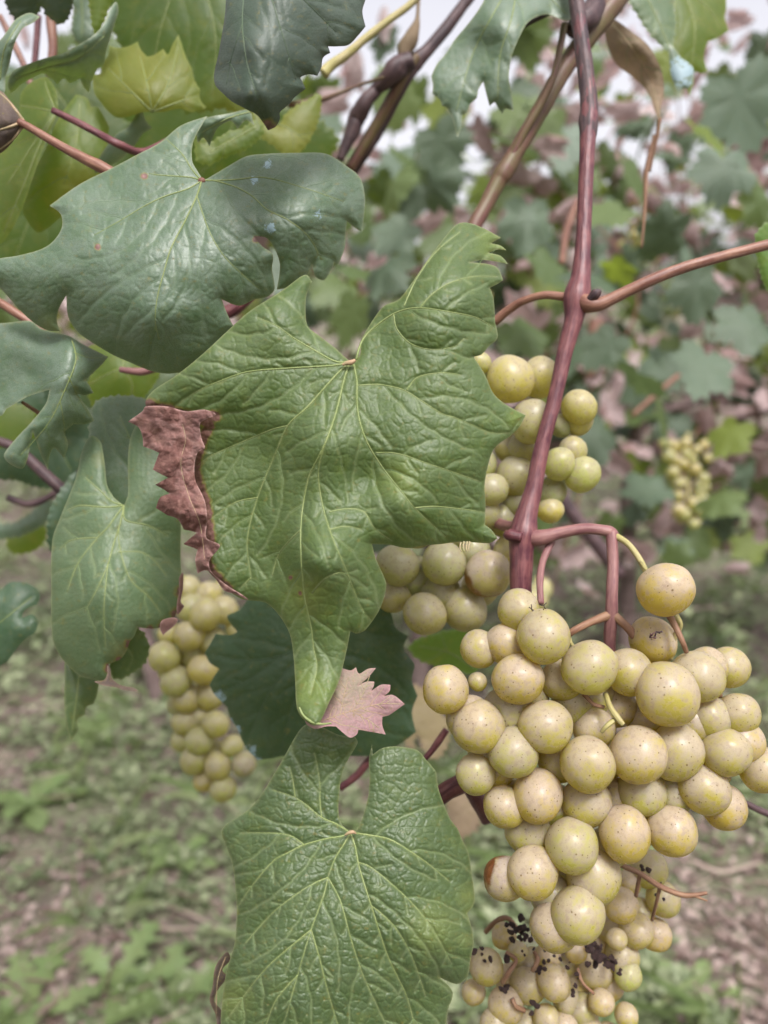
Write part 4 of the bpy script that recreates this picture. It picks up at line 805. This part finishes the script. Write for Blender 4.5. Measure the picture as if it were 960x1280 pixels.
B_ctl = [(252,226,2),(62,257,6),(0,330,6),(-8,350,8),(70,408,12),(150,446,10),(205,466,12),(190,400,-6),(180,300,-5),(100,330,-2),(260,400,0),(282,412,4),(330,365,6),(310,330,-3),(300,270,-5),(340,290,-4),(352,345,5),(380,270,-4),(410,250,4),(455,260,18),(405,345,12),(432,300,14),(430,212,14),(330,196,8),(258,150,16),(200,180,10),(120,222,9),(390,200,9)]
B_pr = [[(252,226),(240,212),(228,193),(208,174)],[(252,226),(240,222),(200,219),(186,217)],[(252,226),(235,236),(205,246),(180,258),(150,276),(118,294)],[(252,226),(246,245),(232,275),(214,310),(205,340),(197,370),(194,400),(199,425)],[(252,226),(268,226),(295,234),(315,245),(334,262),(360,275),(385,295),(402,325)],[(252,226),(290,225),(330,222),(380,235),(430,252)],[(246,245),(262,290),(280,320),(305,345),(325,362)]]
leaf('large smooth blue green leaf at upper left with a torn gap', B_out, .27, B_ctl, B_pr, 'leaf_blue', sp=1.7, bull=(0.25, 0.26), cell=(15, 20), roll=(2.5, 9), vstep=34, vw=2.6, seed=14, petiole=('cane_light', (252,226,9,.273),(262,235,9,.285),(290,260,9,.30)), smooth=5, sidemat='vein_faint', svw=1.0,
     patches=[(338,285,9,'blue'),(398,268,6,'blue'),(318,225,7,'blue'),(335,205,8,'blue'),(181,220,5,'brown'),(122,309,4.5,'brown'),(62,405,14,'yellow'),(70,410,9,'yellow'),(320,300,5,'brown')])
C_out = [(439,1040),(426,1029),(423,1012),(424,994),(427,970),(432,955),(447,929),(444,921,1),(425,919),(400,908),(384,905),(372,916),(346,962),(316,1007),(282,1031),(277,1040),(281,1054),(289,1075),(292,1090),(294,1110),(296,1140),(293,1180),(284,1210),(281,1225,1),(278,1250),(276,1280),(285,1320),(330,1370),(400,1400),(470,1380),(530,1330),(556,1285),(560,1262),(566,1240),(550,1222,1),(571,1230),(584,1221),(588,1200),(592,1178),(589,1158),(584,1142,1),(593,1128),(592,1108),(589,1088),(586,1068),(578,1050,1),(572,1036),(563,1024),(554,1003),(548,985),(545,964,1),(533,950),(522,938),(505,934),(492,933),(478,935),(466,943,1),(465,930,1),(461,950),(462,975),(460,997),(452,1025),(446,1038)]
C_ctl = [(438,1040,3),(388,905,8),(430,950,8),(350,970,9),(280,1040,16),(295,1150,8),(350,1110,-3),(405,1098,-2),(330,1200,-6),(380,1290,-9),(285,1290,0),(540,975,11),(480,960,7),(590,1100,13),(520,1065,0),(586,1200,4),(545,1180,-5),(520,1290,4),(480,1200,-5),(400,1380,0),(560,1245,7),(560,1140,1)]
C_pr = [[(438,1041),(420,1030),(402,1022),(385,1008),(369,997),(340,987)],[(438,1041),(428,1045),(410,1048),(380,1056),(360,1066),(342,1076),(316,1106),(298,1132)],[(438,1041),(430,1055),(421,1069),(414,1085),(410,1097)],[(410,1097),(395,1103),(376,1114),(342,1140),(305,1181)],[(410,1097),(404,1121),(389,1162),(372,1219),(352,1290)],[(410,1097),(425,1125),(440,1178),(455,1222),(487,1290)],[(438,1041),(444,1058),(449,1084),(464,1132),(485,1196),(508,1245),(520,1290)],[(440,1041),(462,1044),(489,1050),(530,1076),(562,1102)],
 [(402,1022),(400,1000),(400,982),(397,960),(393,941)],[(380,1056),(366,1046),(350,1042),(325,1041),(301,1041)],[(389,1162),(361,1185),(338,1205),(316,1230),(286,1271)],[(464,1132),(478,1143),(496,1162),(515,1196),(532,1245)],[(447,1078),(460,1082),(478,1095),(515,1129),(541,1162),(564,1204)],[(369,997),(366,975),(362,958)],[(389,1162),(400,1200),(410,1240),(425,1290)],[(372,1219),(345,1250),(330,1290)]]
C = leaf('puckered deep green leaf at the bottom centre with fine net veins', C_out, .262, C_ctl, C_pr, 'leaf_low', sp=1.35, bull=(0.5, 0.5), cell=(11.5, 17), roll=(2.2, 7), vstep=40, vw=3.0, seed=21, smooth=5,
     patches=[(540,1160,34,'yellow'),(290,1250,26,'yellow'),(585,1120,16,'yellow'),(580,1175,12,'yellow'),(586,1140,9,'yellow')])
stem('leaf_joint', [(431,1044,2,.2622),(436,1041,4.5,.2619),(441,1040,4.5,.2619),(445,1042,2,.2622)], M['vein_pink'], C)
leaf('', [(268,1212),(274,1200),(284,1190),(288,1200),(278,1212),(284,1222),(274,1235),(268,1250),(276,1262),(284,1280),(272,1290),(270,1270),(262,1250),(266,1232)], .285, [(270,1200,0),(280,1240,4),(275,1290,0)], [[(282,1196),(272,1225),(270,1270)]], 'dry_dark', name='shrivelled_leaf', sp=2.2, crumple=1.6, vw=1.5, veinmat='vein_pink', side_veins=False, roll=(1,3), seed=4)
bpy.data.objects['shrivelled_leaf']['label'] = 'dark shrivelled leaf remnant at the lower left edge of the puckered leaf'; bpy.data.objects['shrivelled_leaf']['category'] = 'dry leaf'

D_out = [(113,545),(122,548),(127,556),(131,580),(134,606),(143,622),(155,632,1),(160,618),(160,590),(161,560),(168,535),(185,522),(205,530),(215,560),(222,600),(226,650),(226,692),(227,725),(226,750),(220,768),(212,778),(202,784),(190,786),(172,784,1),(168,795),(162,802,1),(158,814),(150,824),(135,830,1),(137,845),(133,853),(115,849),(100,845),(85,832),(75,820),(66,800),(64,770),(64,725),(64,700),(66,672),(74,650),(82,630),(95,597),(102,565)]
D_ctl = [(155,632,2),(113,545,12),(66,672,8),(64,800,8),(100,845,10),(130,740,-9),(100,740,-4),(150,800,-3),(226,700,14),(222,770,12),(205,540,10),(190,720,0),(190,620,3),(100,620,4)]
D_pr = [[(155,632),(140,627),(127,615),(107,597)],[(155,632),(132,634),(100,632),(84,638)],[(155,632),(145,645),(134,660),(122,672),(97,705),(84,740)],[(155,632),(150,655),(142,680),(135,705),(122,735),(106,765)],[(155,632),(157,650),(185,657),(210,670)],[(150,655),(148,672),(155,705),(165,727),(185,745),(200,765)],[(148,690),(175,690),(192,700),(208,720)],[(122,672),(90,675),(74,687)],[(135,705),(130,760),(132,810)]]
D = leaf('pale green drooping leaf at left with brown curled bits at its lower edge', D_out, .30, D_ctl, D_pr, 'leaf_pale', sp=2.0, bull=(0.25, 0.26), cell=(7, 14), roll=(2.6, 8), vstep=34, vw=2.2, svw=.9, seed=31, smooth=5,
     patches=[(226,740,9,'brown'),(222,768,10,'brown'),(205,784,9,'brown'),(188,787,6,'brown'),(162,806,8,'brown'),(150,826,7,'brown'),(136,835,7,'brown'),(150,815,16,'yellow'),(125,575,10,'yellow')])
leaf('', [(202,776),(214,772),(222,774),(218,782),(208,790),(204,794,1),(200,786)], .303, [(200,780,0),(215,775,-2),(206,792,1)], [], 'withered', parent=D, part='withered_edge', sp=1.6, crumple=1.0, roll=(.8,3), sidemat=None, seed=5, side_veins=False)
leaf('', [(224,722),(229,716),(229,735),(226,752),(230,758),(222,768),(221,755),(224,740)], .303, [(225,720,0),(228,745,2),(222,765,0)], [], 'withered', parent=D, part='withered_edge', sp=1.6, crumple=.8, roll=(.8,3), sidemat=None, seed=6, side_veins=False)
leaf('', [(134,828),(138,836),(140,848),(150,856),(168,860),(172,864),(158,863),(144,859),(130,857),(118,852),(130,850),(134,842)], .305, [(134,830,0),(150,858,-3),(170,862,2)], [], 'dry_dark', parent=D, part='withered_edge', sp=1.6, crumple=1.0, roll=(.8,3), sidemat=None, seed=7, side_veins=False)

def lf(label, out, d, ctl, prim, mat, **k):
    t_ = (9, 2.6) if (len(out) > 4 and not any(len(q) > 2 for q in out)) else None
    kw = dict(teeth=t_, sp=2.6, bull=(0.3, 0.2), roll=(2.2, 8), vw=2.0, smooth=5, vstep=44, svw=0.9); kw.update(k); return leaf(label, out, d, ctl, prim, mat, **kw)
lf('shaded blue grey leaf panel behind the top of the pale drooping leaf', [(118,505),(150,495),(185,500),(215,520),(225,560),(220,620),(190,660),(150,660),(120,600),(112,550)], .325, [(120,500,8),(220,520,4),(150,660,0),(220,620,4),(170,580,-3)], [[(190,640),(175,580),(150,520)]], 'leaf_blue')
lf('bluish folded leaf at the left edge with sharp teeth on its lower fold', [(-25,400),(0,404),(37,401),(52,411),(75,417),(87,420),(107,432),(135,446,1),(128,455),(107,475,1),(112,482),(117,491,1),(106,494),(95,492,1),(108,508),(118,526,1),(108,530),(92,530,1),(80,540,1),(85,556),(80,573,1),(68,560),(62,570),(60,588,1),(50,566),(47,556),(41,540,1),(37,560),(34,575),(27,586),(10,578),(5,568),(20,548),(37,530),(57,505),(62,487,1),(45,492),(32,497),(8,511,1),(0,520),(-25,510)], .29,
   [(-20,405,4),(60,410,6),(90,430,-6),(130,446,8),(70,480,-8),(40,470,2),(5,500,6),(115,525,8),(80,570,6),(50,520,-6),(15,575,2),(30,430,0)], [[(90,425),(95,450),(80,490),(60,530),(25,570)],[(92,440),(110,447),(128,447)],[(85,470),(100,500),(113,522)],[(75,500),(80,530),(82,555)]], 'leaf_blue', sp=2.6, petiole=('stem_brown',(28,503,4,.30),(45,514,5,.31),(62,526,5,.32)))
lf('dark slate coloured leaf hanging from the top edge with a black pointed tip', [(288,-60),(283,-10),(281,20),(273,68),(268,90),(269,106),(280,118),(290,127),(305,135),(320,143),(328,152),(335,163,1),(345,158),(350,148),(350,140),(362,130),(368,122),(382,111,1),(378,102),(375,97,1),(385,93),(397,95,1),(402,84,1),(404,72),(413,66,1),(410,58,1),(422,58),(436,56),(448,44),(457,33,1),(453,14),(458,-5),(460,-60)], .235,
   [(300,-40,6),(273,90,9),(310,60,-6),(310,120,-4),(335,162,5),(350,100,-2),(370,60,1),(400,80,8),(455,30,14),(440,-30,12),(350,-30,-2)], [[(320,-60),(306,-10),(303,30),(308,75),(318,110),(332,150)],[(320,-60),(340,0),(355,50),(370,100)],[(320,-60),(380,0),(420,40)],[(303,30),(290,70),(283,105)]], 'leaf_slate', sp=2.2, bull=(0.3,0.12), cell=(26,40), seed=40, veinmat='vein_dark', sidemat='vein_dark', patches=[(335,160,12,'brown'),(300,60,50,'none') if False else (335,163,10,'brown')])
lf('blue green leaf hanging from the top edge between the two canes', [(600,-40),(606,-5),(598,12),(584,31),(568,50),(557,67),(546,80),(539,95,1),(541,106),(540,117,1),(550,125),(552,132,1),(560,136),(566,150),(572,172,1),(577,158),(578,144,1),(584,140),(588,130,1),(596,122),(598,112),(604,102,1),(608,118),(612,133,1),(618,128),(622,134),(628,143,1),(632,136),(642,139,1),(640,120),(636,98),(640,70),(650,45),(662,26),(684,18),(708,26),(722,12),(724,-40)], .345,
   [(620,-30,8),(545,100,4),(572,165,2),(600,60,0),(625,30,-8),(628,100,-5),(640,135,0),(680,10,0),(720,0,6)], [[(650,-40),(615,20),(590,70),(570,140)],[(650,-40),(640,20),(625,70),(622,125)],[(650,-40),(680,-10),(708,18)]], 'leaf_blue', sp=2.6, seed=42)
lf('large yellow green leaf glowing at the top behind the dark hanging leaf', [(138,-50),(136,-10),(140,20),(150,55),(175,90),(200,120),(240,140),(280,135),(320,150),(360,120),(380,60),(370,-50)], .40, [(140,-40,0),(200,100,6),(300,120,4),(260,20,-6),(370,0,6)], [[(230,-60),(215,-10),(200,40),(190,90)],[(230,-60),(260,0),(270,60),(265,120)],[(230,-60),(300,0),(320,60)]], 'leaf_olive', teeth=(13,5), sp=3.5, patches=[(300,160,60,'yellow')], seed=43)
lf('toothed yellow green leaf pointing up at upper left', [(115,92,1),(125,92),(128,78,1),(135,70),(137,57,1),(148,60),(160,58),(172,52,1),(176,62),(184,71,1),(194,68),(204,61,1),(210,68),(216,55),(223,43,1),(228,58),(232,70),(240,86,1),(243,100),(250,112,1),(250,124),(258,135,1),(240,140),(225,136),(204,140),(180,140),(160,146),(146,147),(134,138),(126,128),(118,116)], .36, [(115,92,4),(172,55,8),(225,45,8),(180,110,-4),(255,135,4),(140,140,2)], [[(190,140),(185,110),(175,70)],[(190,140),(210,105),(222,60)],[(190,140),(160,110),(135,85)],[(190,140),(230,125),(248,120)]], 'leaf_yellow', sp=2.8, patches=[(180,100,80,'yellow')], seed=44) if False else \
lf('toothed yellow green leaf pointing up at upper left', [(115,92,1),(125,92),(128,78,1),(135,70),(137,57,1),(148,60),(160,58),(172,52,1),(176,62),(184,71,1),(194,68),(204,61,1),(210,68),(216,55),(223,43,1),(228,58),(232,70),(240,86,1),(243,100),(250,112,1),(250,124),(258,135,1),(240,140),(225,136),(204,140),(180,140),(160,146),(146,147),(134,138),(126,128),(118,116)], .36, [(115,92,4),(172,55,8),(225,45,8),(180,110,-4),(255,135,4),(140,140,2)], [[(190,140),(185,110),(175,70)],[(190,140),(210,105),(222,60)],[(190,140),(160,110),(135,85)],[(190,140),(230,125),(248,120)]], 'leaf_yellow', sp=2.8, patches=[(180,100,80,'yellow')], seed=44)
lf('grey green leaf curled into a trough at upper left', [(10,104),(17,88),(35,80),(58,72),(80,66),(98,56),(117,44),(128,32),(136,14),(145,2),(148,14),(143,30),(138,48),(133,62),(130,80),(122,86,1),(116,98),(111,116,1),(104,108),(100,98,1),(88,104),(80,98),(72,106,1),(64,98),(54,92),(40,98),(26,106),(14,116)], .33, [(12,105,4),(60,75,-3),(120,45,-4),(143,10,4),(130,75,6),(100,100,8),(50,95,6)], [[(20,98),(60,84),(100,72),(130,45)]], 'leaf_blue', sp=2.6, seed=45)
lf('tall narrow yellow green leaf at the left with a brown junction', [(26,118),(40,102),(58,96,1),(66,105),(71,118),(72,138),(64,160),(56,180),(47,205),(40,225),(30,255),(16,285),(0,305),(-15,300),(-15,210),(0,192),(12,170),(24,150)], .35, [(60,100,3),(70,135,0),(0,300,6),(20,230,-3),(0,200,4)], [[(70,140),(50,136),(26,132)],[(70,140),(62,120),(56,102)],[(70,140),(52,175),(30,230),(5,290)],[(70,140),(35,190),(10,230)]], 'leaf_yellow', sp=2.8, seed=46)
lf('yellow green leaf under the pink stalk at upper left', [(95,118,1),(108,122),(114,134,1),(122,134),(130,146),(137,160,1),(134,178),(140,200),(128,225),(105,238),(85,262),(60,285),(45,290),(28,262),(36,225),(55,190),(72,150)], .37, [(100,120,2),(135,180,4),(50,285,6),(80,200,-4),(30,260,4)], [[(130,230),(95,235),(60,262)],[(100,130),(95,180),(80,230)]], 'leaf_yellow', sp=2.8, patches=[(100,240,40,'yellow')], seed=47)
lf('dried dark brown leaf fragment at the left edge with pale ribs', [(-20,110),(0,113),(12,125),(24,140),(30,152,1),(22,168),(12,182),(0,192),(-20,200)], .30, [(-10,110,4),(30,152,0),(-10,195,4),(5,150,-3)], [[(30,152),(12,128),(-5,112)],[(30,152),(8,160),(-15,166)],[(28,158),(15,175),(-5,190)]], 'dry_dark', sp=2.4, vw=5, veinmat='vein_pink', cat='dry leaf', name='dry_leaf', side_veins=False, crumple=.6)
lf('blue green curled leaf in the top left corner', [(-20,60),(0,50),(17,27),(26,20),(38,16),(50,21,1),(42,28),(29,35),(24,42),(17,58),(12,80),(7,96),(4,118),(-20,110)], .31, [(-10,60,2),(45,20,6),(5,110,4),(12,50,-3)], [[(0,100),(6,60),(26,26)]], 'leaf_blue', sp=2.6)
lf('dark leaf silhouette in the top left corner above the curled leaf', [(5,-30),(8,5),(16,20),(30,28),(44,22),(52,8),(60,20),(75,30),(85,22),(90,5),(92,-30)], .36, [(10,-20,0),(50,10,4),(85,0,0)], [[(50,-30),(45,0),(30,22)]], 'leaf_slate', teeth=(8,3), veinmat='vein_dark', sidemat=None)
lf('small grey green leaf between the top left corner and the yellow leaf', [(88,-20),(92,10),(90,40),(100,55),(118,46),(115,10),(112,-20)], .42, [(90,-10,0),(100,50,4),(115,0,0)], [[(100,-20),(103,20),(102,48)]], 'leaf_blue', sidemat=None)
lf('bright olive leaf edge at top left beside the big yellow green leaf', [(112,-20),(114,20),(118,40),(124,36),(128,30),(136,10),(142,-5),(140,-25)], .345, [(115,-10,0),(122,35,3),(140,-10,2)], [], 'leaf_yellow')
lf('small blue green leaf with yellow green teeth right of the leaf tip at upper left', [(246,152),(262,146),(285,142),(308,137),(314,142),(316,150),(318,156,1),(308,150),(303,154),(297,161,1),(290,152),(284,152),(272,160),(265,175),(262,183,1),(254,172),(247,178)], .31, [(250,160,0),(310,140,6),(265,180,2),(285,150,-2)], [[(312,140),(285,148),(262,160),(252,166)]], 'leaf_blue', sp=2.6)
lf('yellow green leaf piece under the dark hanging tip', [(318,140),(345,158),(360,140),(385,125),(400,118),(398,150),(380,185),(360,195),(340,180),(320,165)], .39, [(320,150,0),(395,120,6),(370,190,4)], [[(330,150),(360,160),(380,175)]], 'leaf_yellow', patches=[(360,160,60,'yellow')])
lf('yellow green shaded leaf under the small blue green leaf', [(246,165),(262,178),(285,165),(305,160),(320,150),(330,165),(310,185),(285,195),(262,205),(246,200)], .34, [(250,170,0),(320,160,3),(280,195,2)], [[(320,158),(290,175),(262,190)]], 'leaf_yellow')
lf('blue green leaf tip between the brown stalk and the large upper left leaf', [(145,168),(160,158),(172,140),(176,133),(182,150),(190,160,1),(178,168),(170,180),(150,200),(130,212),(118,216),(125,195)], .36, [(150,165,0),(180,140,4),(120,215,2)], [], 'leaf_blue', sidemat=None)
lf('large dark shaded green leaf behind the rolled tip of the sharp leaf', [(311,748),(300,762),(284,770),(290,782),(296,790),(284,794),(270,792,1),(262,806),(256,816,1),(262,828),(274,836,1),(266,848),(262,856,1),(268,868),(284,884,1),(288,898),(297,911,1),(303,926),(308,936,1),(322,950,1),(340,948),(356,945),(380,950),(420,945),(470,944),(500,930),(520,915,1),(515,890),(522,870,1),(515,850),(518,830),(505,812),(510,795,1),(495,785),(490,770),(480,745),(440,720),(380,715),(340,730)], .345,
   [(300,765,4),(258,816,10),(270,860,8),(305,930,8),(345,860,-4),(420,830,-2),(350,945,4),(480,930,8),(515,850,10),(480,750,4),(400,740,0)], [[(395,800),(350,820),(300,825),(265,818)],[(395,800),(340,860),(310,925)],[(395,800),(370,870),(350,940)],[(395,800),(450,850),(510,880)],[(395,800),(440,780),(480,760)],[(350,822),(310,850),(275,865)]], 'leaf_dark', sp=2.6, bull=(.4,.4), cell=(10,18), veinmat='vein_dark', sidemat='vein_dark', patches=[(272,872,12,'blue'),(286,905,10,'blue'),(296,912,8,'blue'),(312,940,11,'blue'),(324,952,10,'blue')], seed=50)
lf('small bright green leaf with a pale margin between the bunches', [(512,812),(520,800),(535,795),(560,788),(580,788),(590,800),(598,825),(592,842),(570,838),(545,832),(525,825)], .42, [(515,812,2),(590,840,0),(560,810,-3)], [[(592,835),(560,815),(525,808)]], 'leaf_bright', sp=2.4)
lf('dried pink cream leaf low behind the bunch stem', [(508,862),(522,858),(536,870),(548,890),(560,905),(558,930),(545,948),(530,935),(522,915),(512,935),(505,915),(515,890)], .55, [(510,865,0),(560,920,4),(530,900,-3)], [], 'dry', cat='dry leaf', name='dry_leaf', crumple=2.4, teeth=(9, 6), sidemat=None, patches=[(530,900,60,'yellow')])
lf('dried pale leaf under the large bunch beside the lowest leaf', [(560,990),(575,985),(590,1000),(600,1020),(590,1040),(575,1045),(566,1030),(560,1010)], .6, [(560,990,0),(600,1020,4),(575,1040,-3)], [], 'dry', cat='dry leaf', name='dry_leaf', crumple=2.4, teeth=(9, 6), sidemat=None)
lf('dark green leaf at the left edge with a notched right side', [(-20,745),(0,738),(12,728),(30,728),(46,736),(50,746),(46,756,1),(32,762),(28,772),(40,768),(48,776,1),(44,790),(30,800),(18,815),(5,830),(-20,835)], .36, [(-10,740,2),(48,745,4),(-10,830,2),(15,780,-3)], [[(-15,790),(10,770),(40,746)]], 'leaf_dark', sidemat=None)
lf('blue grey leaf lying low at far left above the dark notched leaf', [(-20,645),(0,655),(20,652),(40,640),(58,624),(66,630),(60,650),(40,664),(15,672),(-20,670)], .50, [(-10,650,0),(60,628,4),(20,670,2)], [], 'leaf_blue', sidemat=None)
lf('yellow green leaf low at far left below the brown cane', [(10,672),(30,664),(52,652),(58,668),(48,685),(25,692),(12,688)], .52, [(10,675,0),(55,660,4),(25,690,2)], [], 'leaf_yellow')
lf('dark leaf behind the left edge of the pale drooping leaf', [(62,640),(75,615),(95,590),(100,620),(85,660),(66,690),(60,670)], .38, [(65,640,0),(95,590,4),(66,685,2)], [], 'leaf_dark', sidemat=None)
lf('green leaf half hanging below the pale drooping leaf', [(82,826),(100,838),(122,848),(121,870),(117,880,1),(108,884),(106,893,1),(97,900),(98,912,1),(89,926,1),(83,908),(80,880),(81,850)], .33, [(82,830,0),(120,860,3),(90,920,0),(100,870,-2)], [[(100,835),(96,870),(90,915)]], 'leaf_low', sp=2.6, bull=(.2,.2))
lf('dark green flap behind the lower right of the pale drooping leaf', [(150,790),(172,786),(184,800),(186,815),(181,828),(170,838),(152,848),(140,845),(138,820)], .318, [(150,790,0),(185,812,3),(150,845,1)], [[(150,800),(165,820),(160,838)]], 'leaf_low', sidemat=None)
lf('olive leaf with a yellow stalk under the large upper left leaf', [(105,440),(125,430),(150,438),(175,448),(200,462),(185,490),(160,515),(140,505),(128,520),(115,505),(110,480),(118,460)], .39, [(110,440,0),(195,465,5),(130,515,4),(150,470,-4)], [[(152,460),(130,470),(112,480)],[(152,460),(165,480),(160,508)],[(152,460),(155,450),(150,440)]], 'leaf_yellow', sp=3)
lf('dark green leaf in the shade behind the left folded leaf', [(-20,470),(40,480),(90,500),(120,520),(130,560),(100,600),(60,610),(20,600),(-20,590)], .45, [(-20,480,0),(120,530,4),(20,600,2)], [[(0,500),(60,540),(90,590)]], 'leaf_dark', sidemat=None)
lf('olive leaf at the left edge behind the folded leaf', [(-20,500),(20,505),(45,515),(52,540),(30,552),(0,560),(-20,560)], .42, [(-20,500,0),(50,520,4),(0,560,2)], [], 'leaf_yellow')
lf('green leaf with a folded lip at the top right', [(780,-30),(786,0),(795,15),(808,36),(822,52),(838,66),(842,50),(845,28),(842,8),(845,-30)], .40, [(785,0,0),(838,60,2),(842,0,6)], [[(800,-20),(820,20),(836,58)]], 'leaf_pale', sp=2.8)
lf('yellowish green toothed leaf at the top right', [(845,-30),(843,10),(845,30),(840,55),(838,75),(846,92),(854,100),(862,120,1),(867,104),(868,90),(878,92),(884,88,1),(880,70),(885,52,1),(896,48),(911,38,1),(906,22),(908,8),(900,-30)], .43, [(845,-20,0),(862,118,2),(910,30,6),(870,40,-3)], [[(850,-20),(868,30),(864,90)],[(850,-20),(885,10),(900,34)]], 'leaf_yellow', sp=2.8)
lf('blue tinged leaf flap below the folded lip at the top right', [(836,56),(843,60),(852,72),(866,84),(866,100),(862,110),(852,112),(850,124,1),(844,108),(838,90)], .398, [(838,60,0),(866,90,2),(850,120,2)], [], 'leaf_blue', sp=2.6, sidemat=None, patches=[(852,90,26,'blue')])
lf('dried brown hanging leaf beside the thick red cane at the top', [(757,22),(768,24),(788,38),(808,54),(820,72),(828,92),(830,115),(826,135),(825,152,1),(818,138),(812,120),(800,104),(785,92),(770,80),(760,60),(756,40)], .40, [(757,25,0),(795,60,-6),(830,100,4),(785,90,5),(825,150,2)], [[(760,24),(790,60),(814,100),(825,150)]], 'dry', cat='dry leaf', name='dry_leaf', sp=2.4, crumple=.8, petiole=('stem_brown',(825,148,5,.402),(820,175,4,.405),(812,215,3,.41)), vw=2, veinmat='vein_pink')
lf('green leaf sliver at the right edge above the horizontal shoot', [(985,270),(960,278),(947,290),(944,306),(948,330),(954,352),(965,368),(985,370)], .34, [(950,290,4),(950,350,4),(985,320,0)], [[(985,320),(965,315),(948,310)]], 'leaf_bright', sp=2.6)
lf('slate leaf low in the gap above the torn upper left leaf', [(55,470),(85,470),(100,500),(80,520),(60,505)], .43, [(55,470,0),(100,500,4),(70,515,0)], [], 'leaf_dark', sidemat=None)
lf('broad yellow green leaf behind the pink stalk, glowing with light from behind', [(-30,120),(30,90),(90,95),(140,130),(165,175),(150,230),(110,280),(60,320),(0,345),(-30,340)], .46, [(0,120,0),(150,180,6),(0,330,6),(60,220,-5)], [[(60,100),(60,200),(20,320)],[(60,100),(110,180),(120,260)]], 'leaf_olive', sp=3, teeth=(12,5), seed=61)
lf('olive green leaf filling the gap above the large upper left leaf', [(150,120),(220,110),(300,120),(370,140),(420,170),(400,210),(340,240),(250,250),(180,240),(140,200)], .48, [(150,150,0),(400,190,6),(250,250,6),(260,170,-5)], [[(300,130),(280,180),(240,230)],[(300,130),(350,170),(380,200)]], 'leaf_olive', sp=3, teeth=(12,5), seed=62)
lf('pale green leaf low behind the two left leaves', [(90,440),(160,450),(230,470),(270,520),(250,580),(190,610),(120,580),(80,520)], .47, [(90,450,0),(260,530,6),(120,580,6),(170,520,-5)], [], 'leaf_low', sp=4, teeth=(14,5), sidemat=None, seed=63)
# blurred leaves at middle distance
rr = random.Random(77)
mids = [(870,368-15,.9,46,'bg_blue','blurred blue green leaf under the horizontal shoot'),(765,265,.9,42,'bg_green','blurred green leaf right of the red cane near the top'),(730,345,1.0,46,'bg_blue','blurred blue green leaf behind the cane node'),(835,285,1.0,44,'bg_blue','blurred blue green leaf above the horizontal shoot'),(905,205,1.1,44,'bg_blue','blurred blue green leaf upper right'),(925,120,1.0,60,'bg_blue','blurred large blue green leaf at the right edge near the top'),
 (880,165,.9,40,'bg_yel','blurred bright yellow green leaf upper right'),(770,335,1.0,30,'bg_yel','blurred yellow green leaf over the horizontal shoot'),(800,470,1.1,52,'bg_blue','blurred blue green leaf right of the mid grapes'),(880,455,1.0,50,'bg_blue','blurred folded leaf with bright top, right'),(915,540,1.0,34,'bg_yel','blurred yellow green leaf far right middle'),(740,540,1.1,40,'bg_blue','blurred leaf just right of the yellow grapes'),(830,520,1.2,40,'bg_green','blurred green leaf above the distant bunch'),(800,610,1.2,38,'bg_blue','blurred pink edged leaf left of the distant bunch'),
 (930,400,1.1,44,'bg_blue','blurred blue green leaf at the right edge middle'),(550,175,1.2,40,'bg_blue','blurred leaf left of the olive cane'),(540,225,1.1,44,'bg_blue','blurred leaf above the sharp leaf tip'),(490,230,1.2,36,'bg_green','blurred green leaf right of the torn leaf'),(480,330,1.0,46,'bg_blue','blurred leaf between the two big upper leaves'),(660,270,1.1,44,'bg_blue','blurred leaf between the two canes'),(680,330,1.1,40,'bg_green','blurred green leaf left of the cane node'),(440,390,1.1,40,'bg_green','blurred leaf seen through the sharp leaf notch'),(900,620,1.3,36,'bg_green','blurred green leaf right of the distant bunch'),(950,250,1.2,40,'bg_green','blurred green leaf at the right edge upper'),
 (845,690,1.3,24,'bg_green','dark green small leaf beyond the lone top grape'),(640,180,1.2,40,'bg_blue','blurred leaf left of the red cane near the top'),(790,215,1.1,40,'bg_green','blurred leaf below the dry hanging leaf'),(500,290,1.3,36,'bg_blue','blurred leaf low between the upper leaves'),(650,410,1.2,40,'bg_green','blurred leaf above the yellow grapes'),(760,430,1.2,36,'bg_blue','blurred pale leaf under the side shoot')]
for (x, y, d, r, mt, lb) in mids:
    o = bpy.data.objects.new('vine_leaf', rr.choice(LV[mt])); COL.objects.link(o); o.location = P(x, y, d); s = r * d / F * 1.15; o.scale = (s * rr.uniform(.75, 1.1), s, s * rr.uniform(.6, 1.6)); o.rotation_euler = face_rot(rr, Vector((0, -1, 0.5)), 0.6)
    tag(o, lb, 'leaf', 'blurred middle distance leaves')
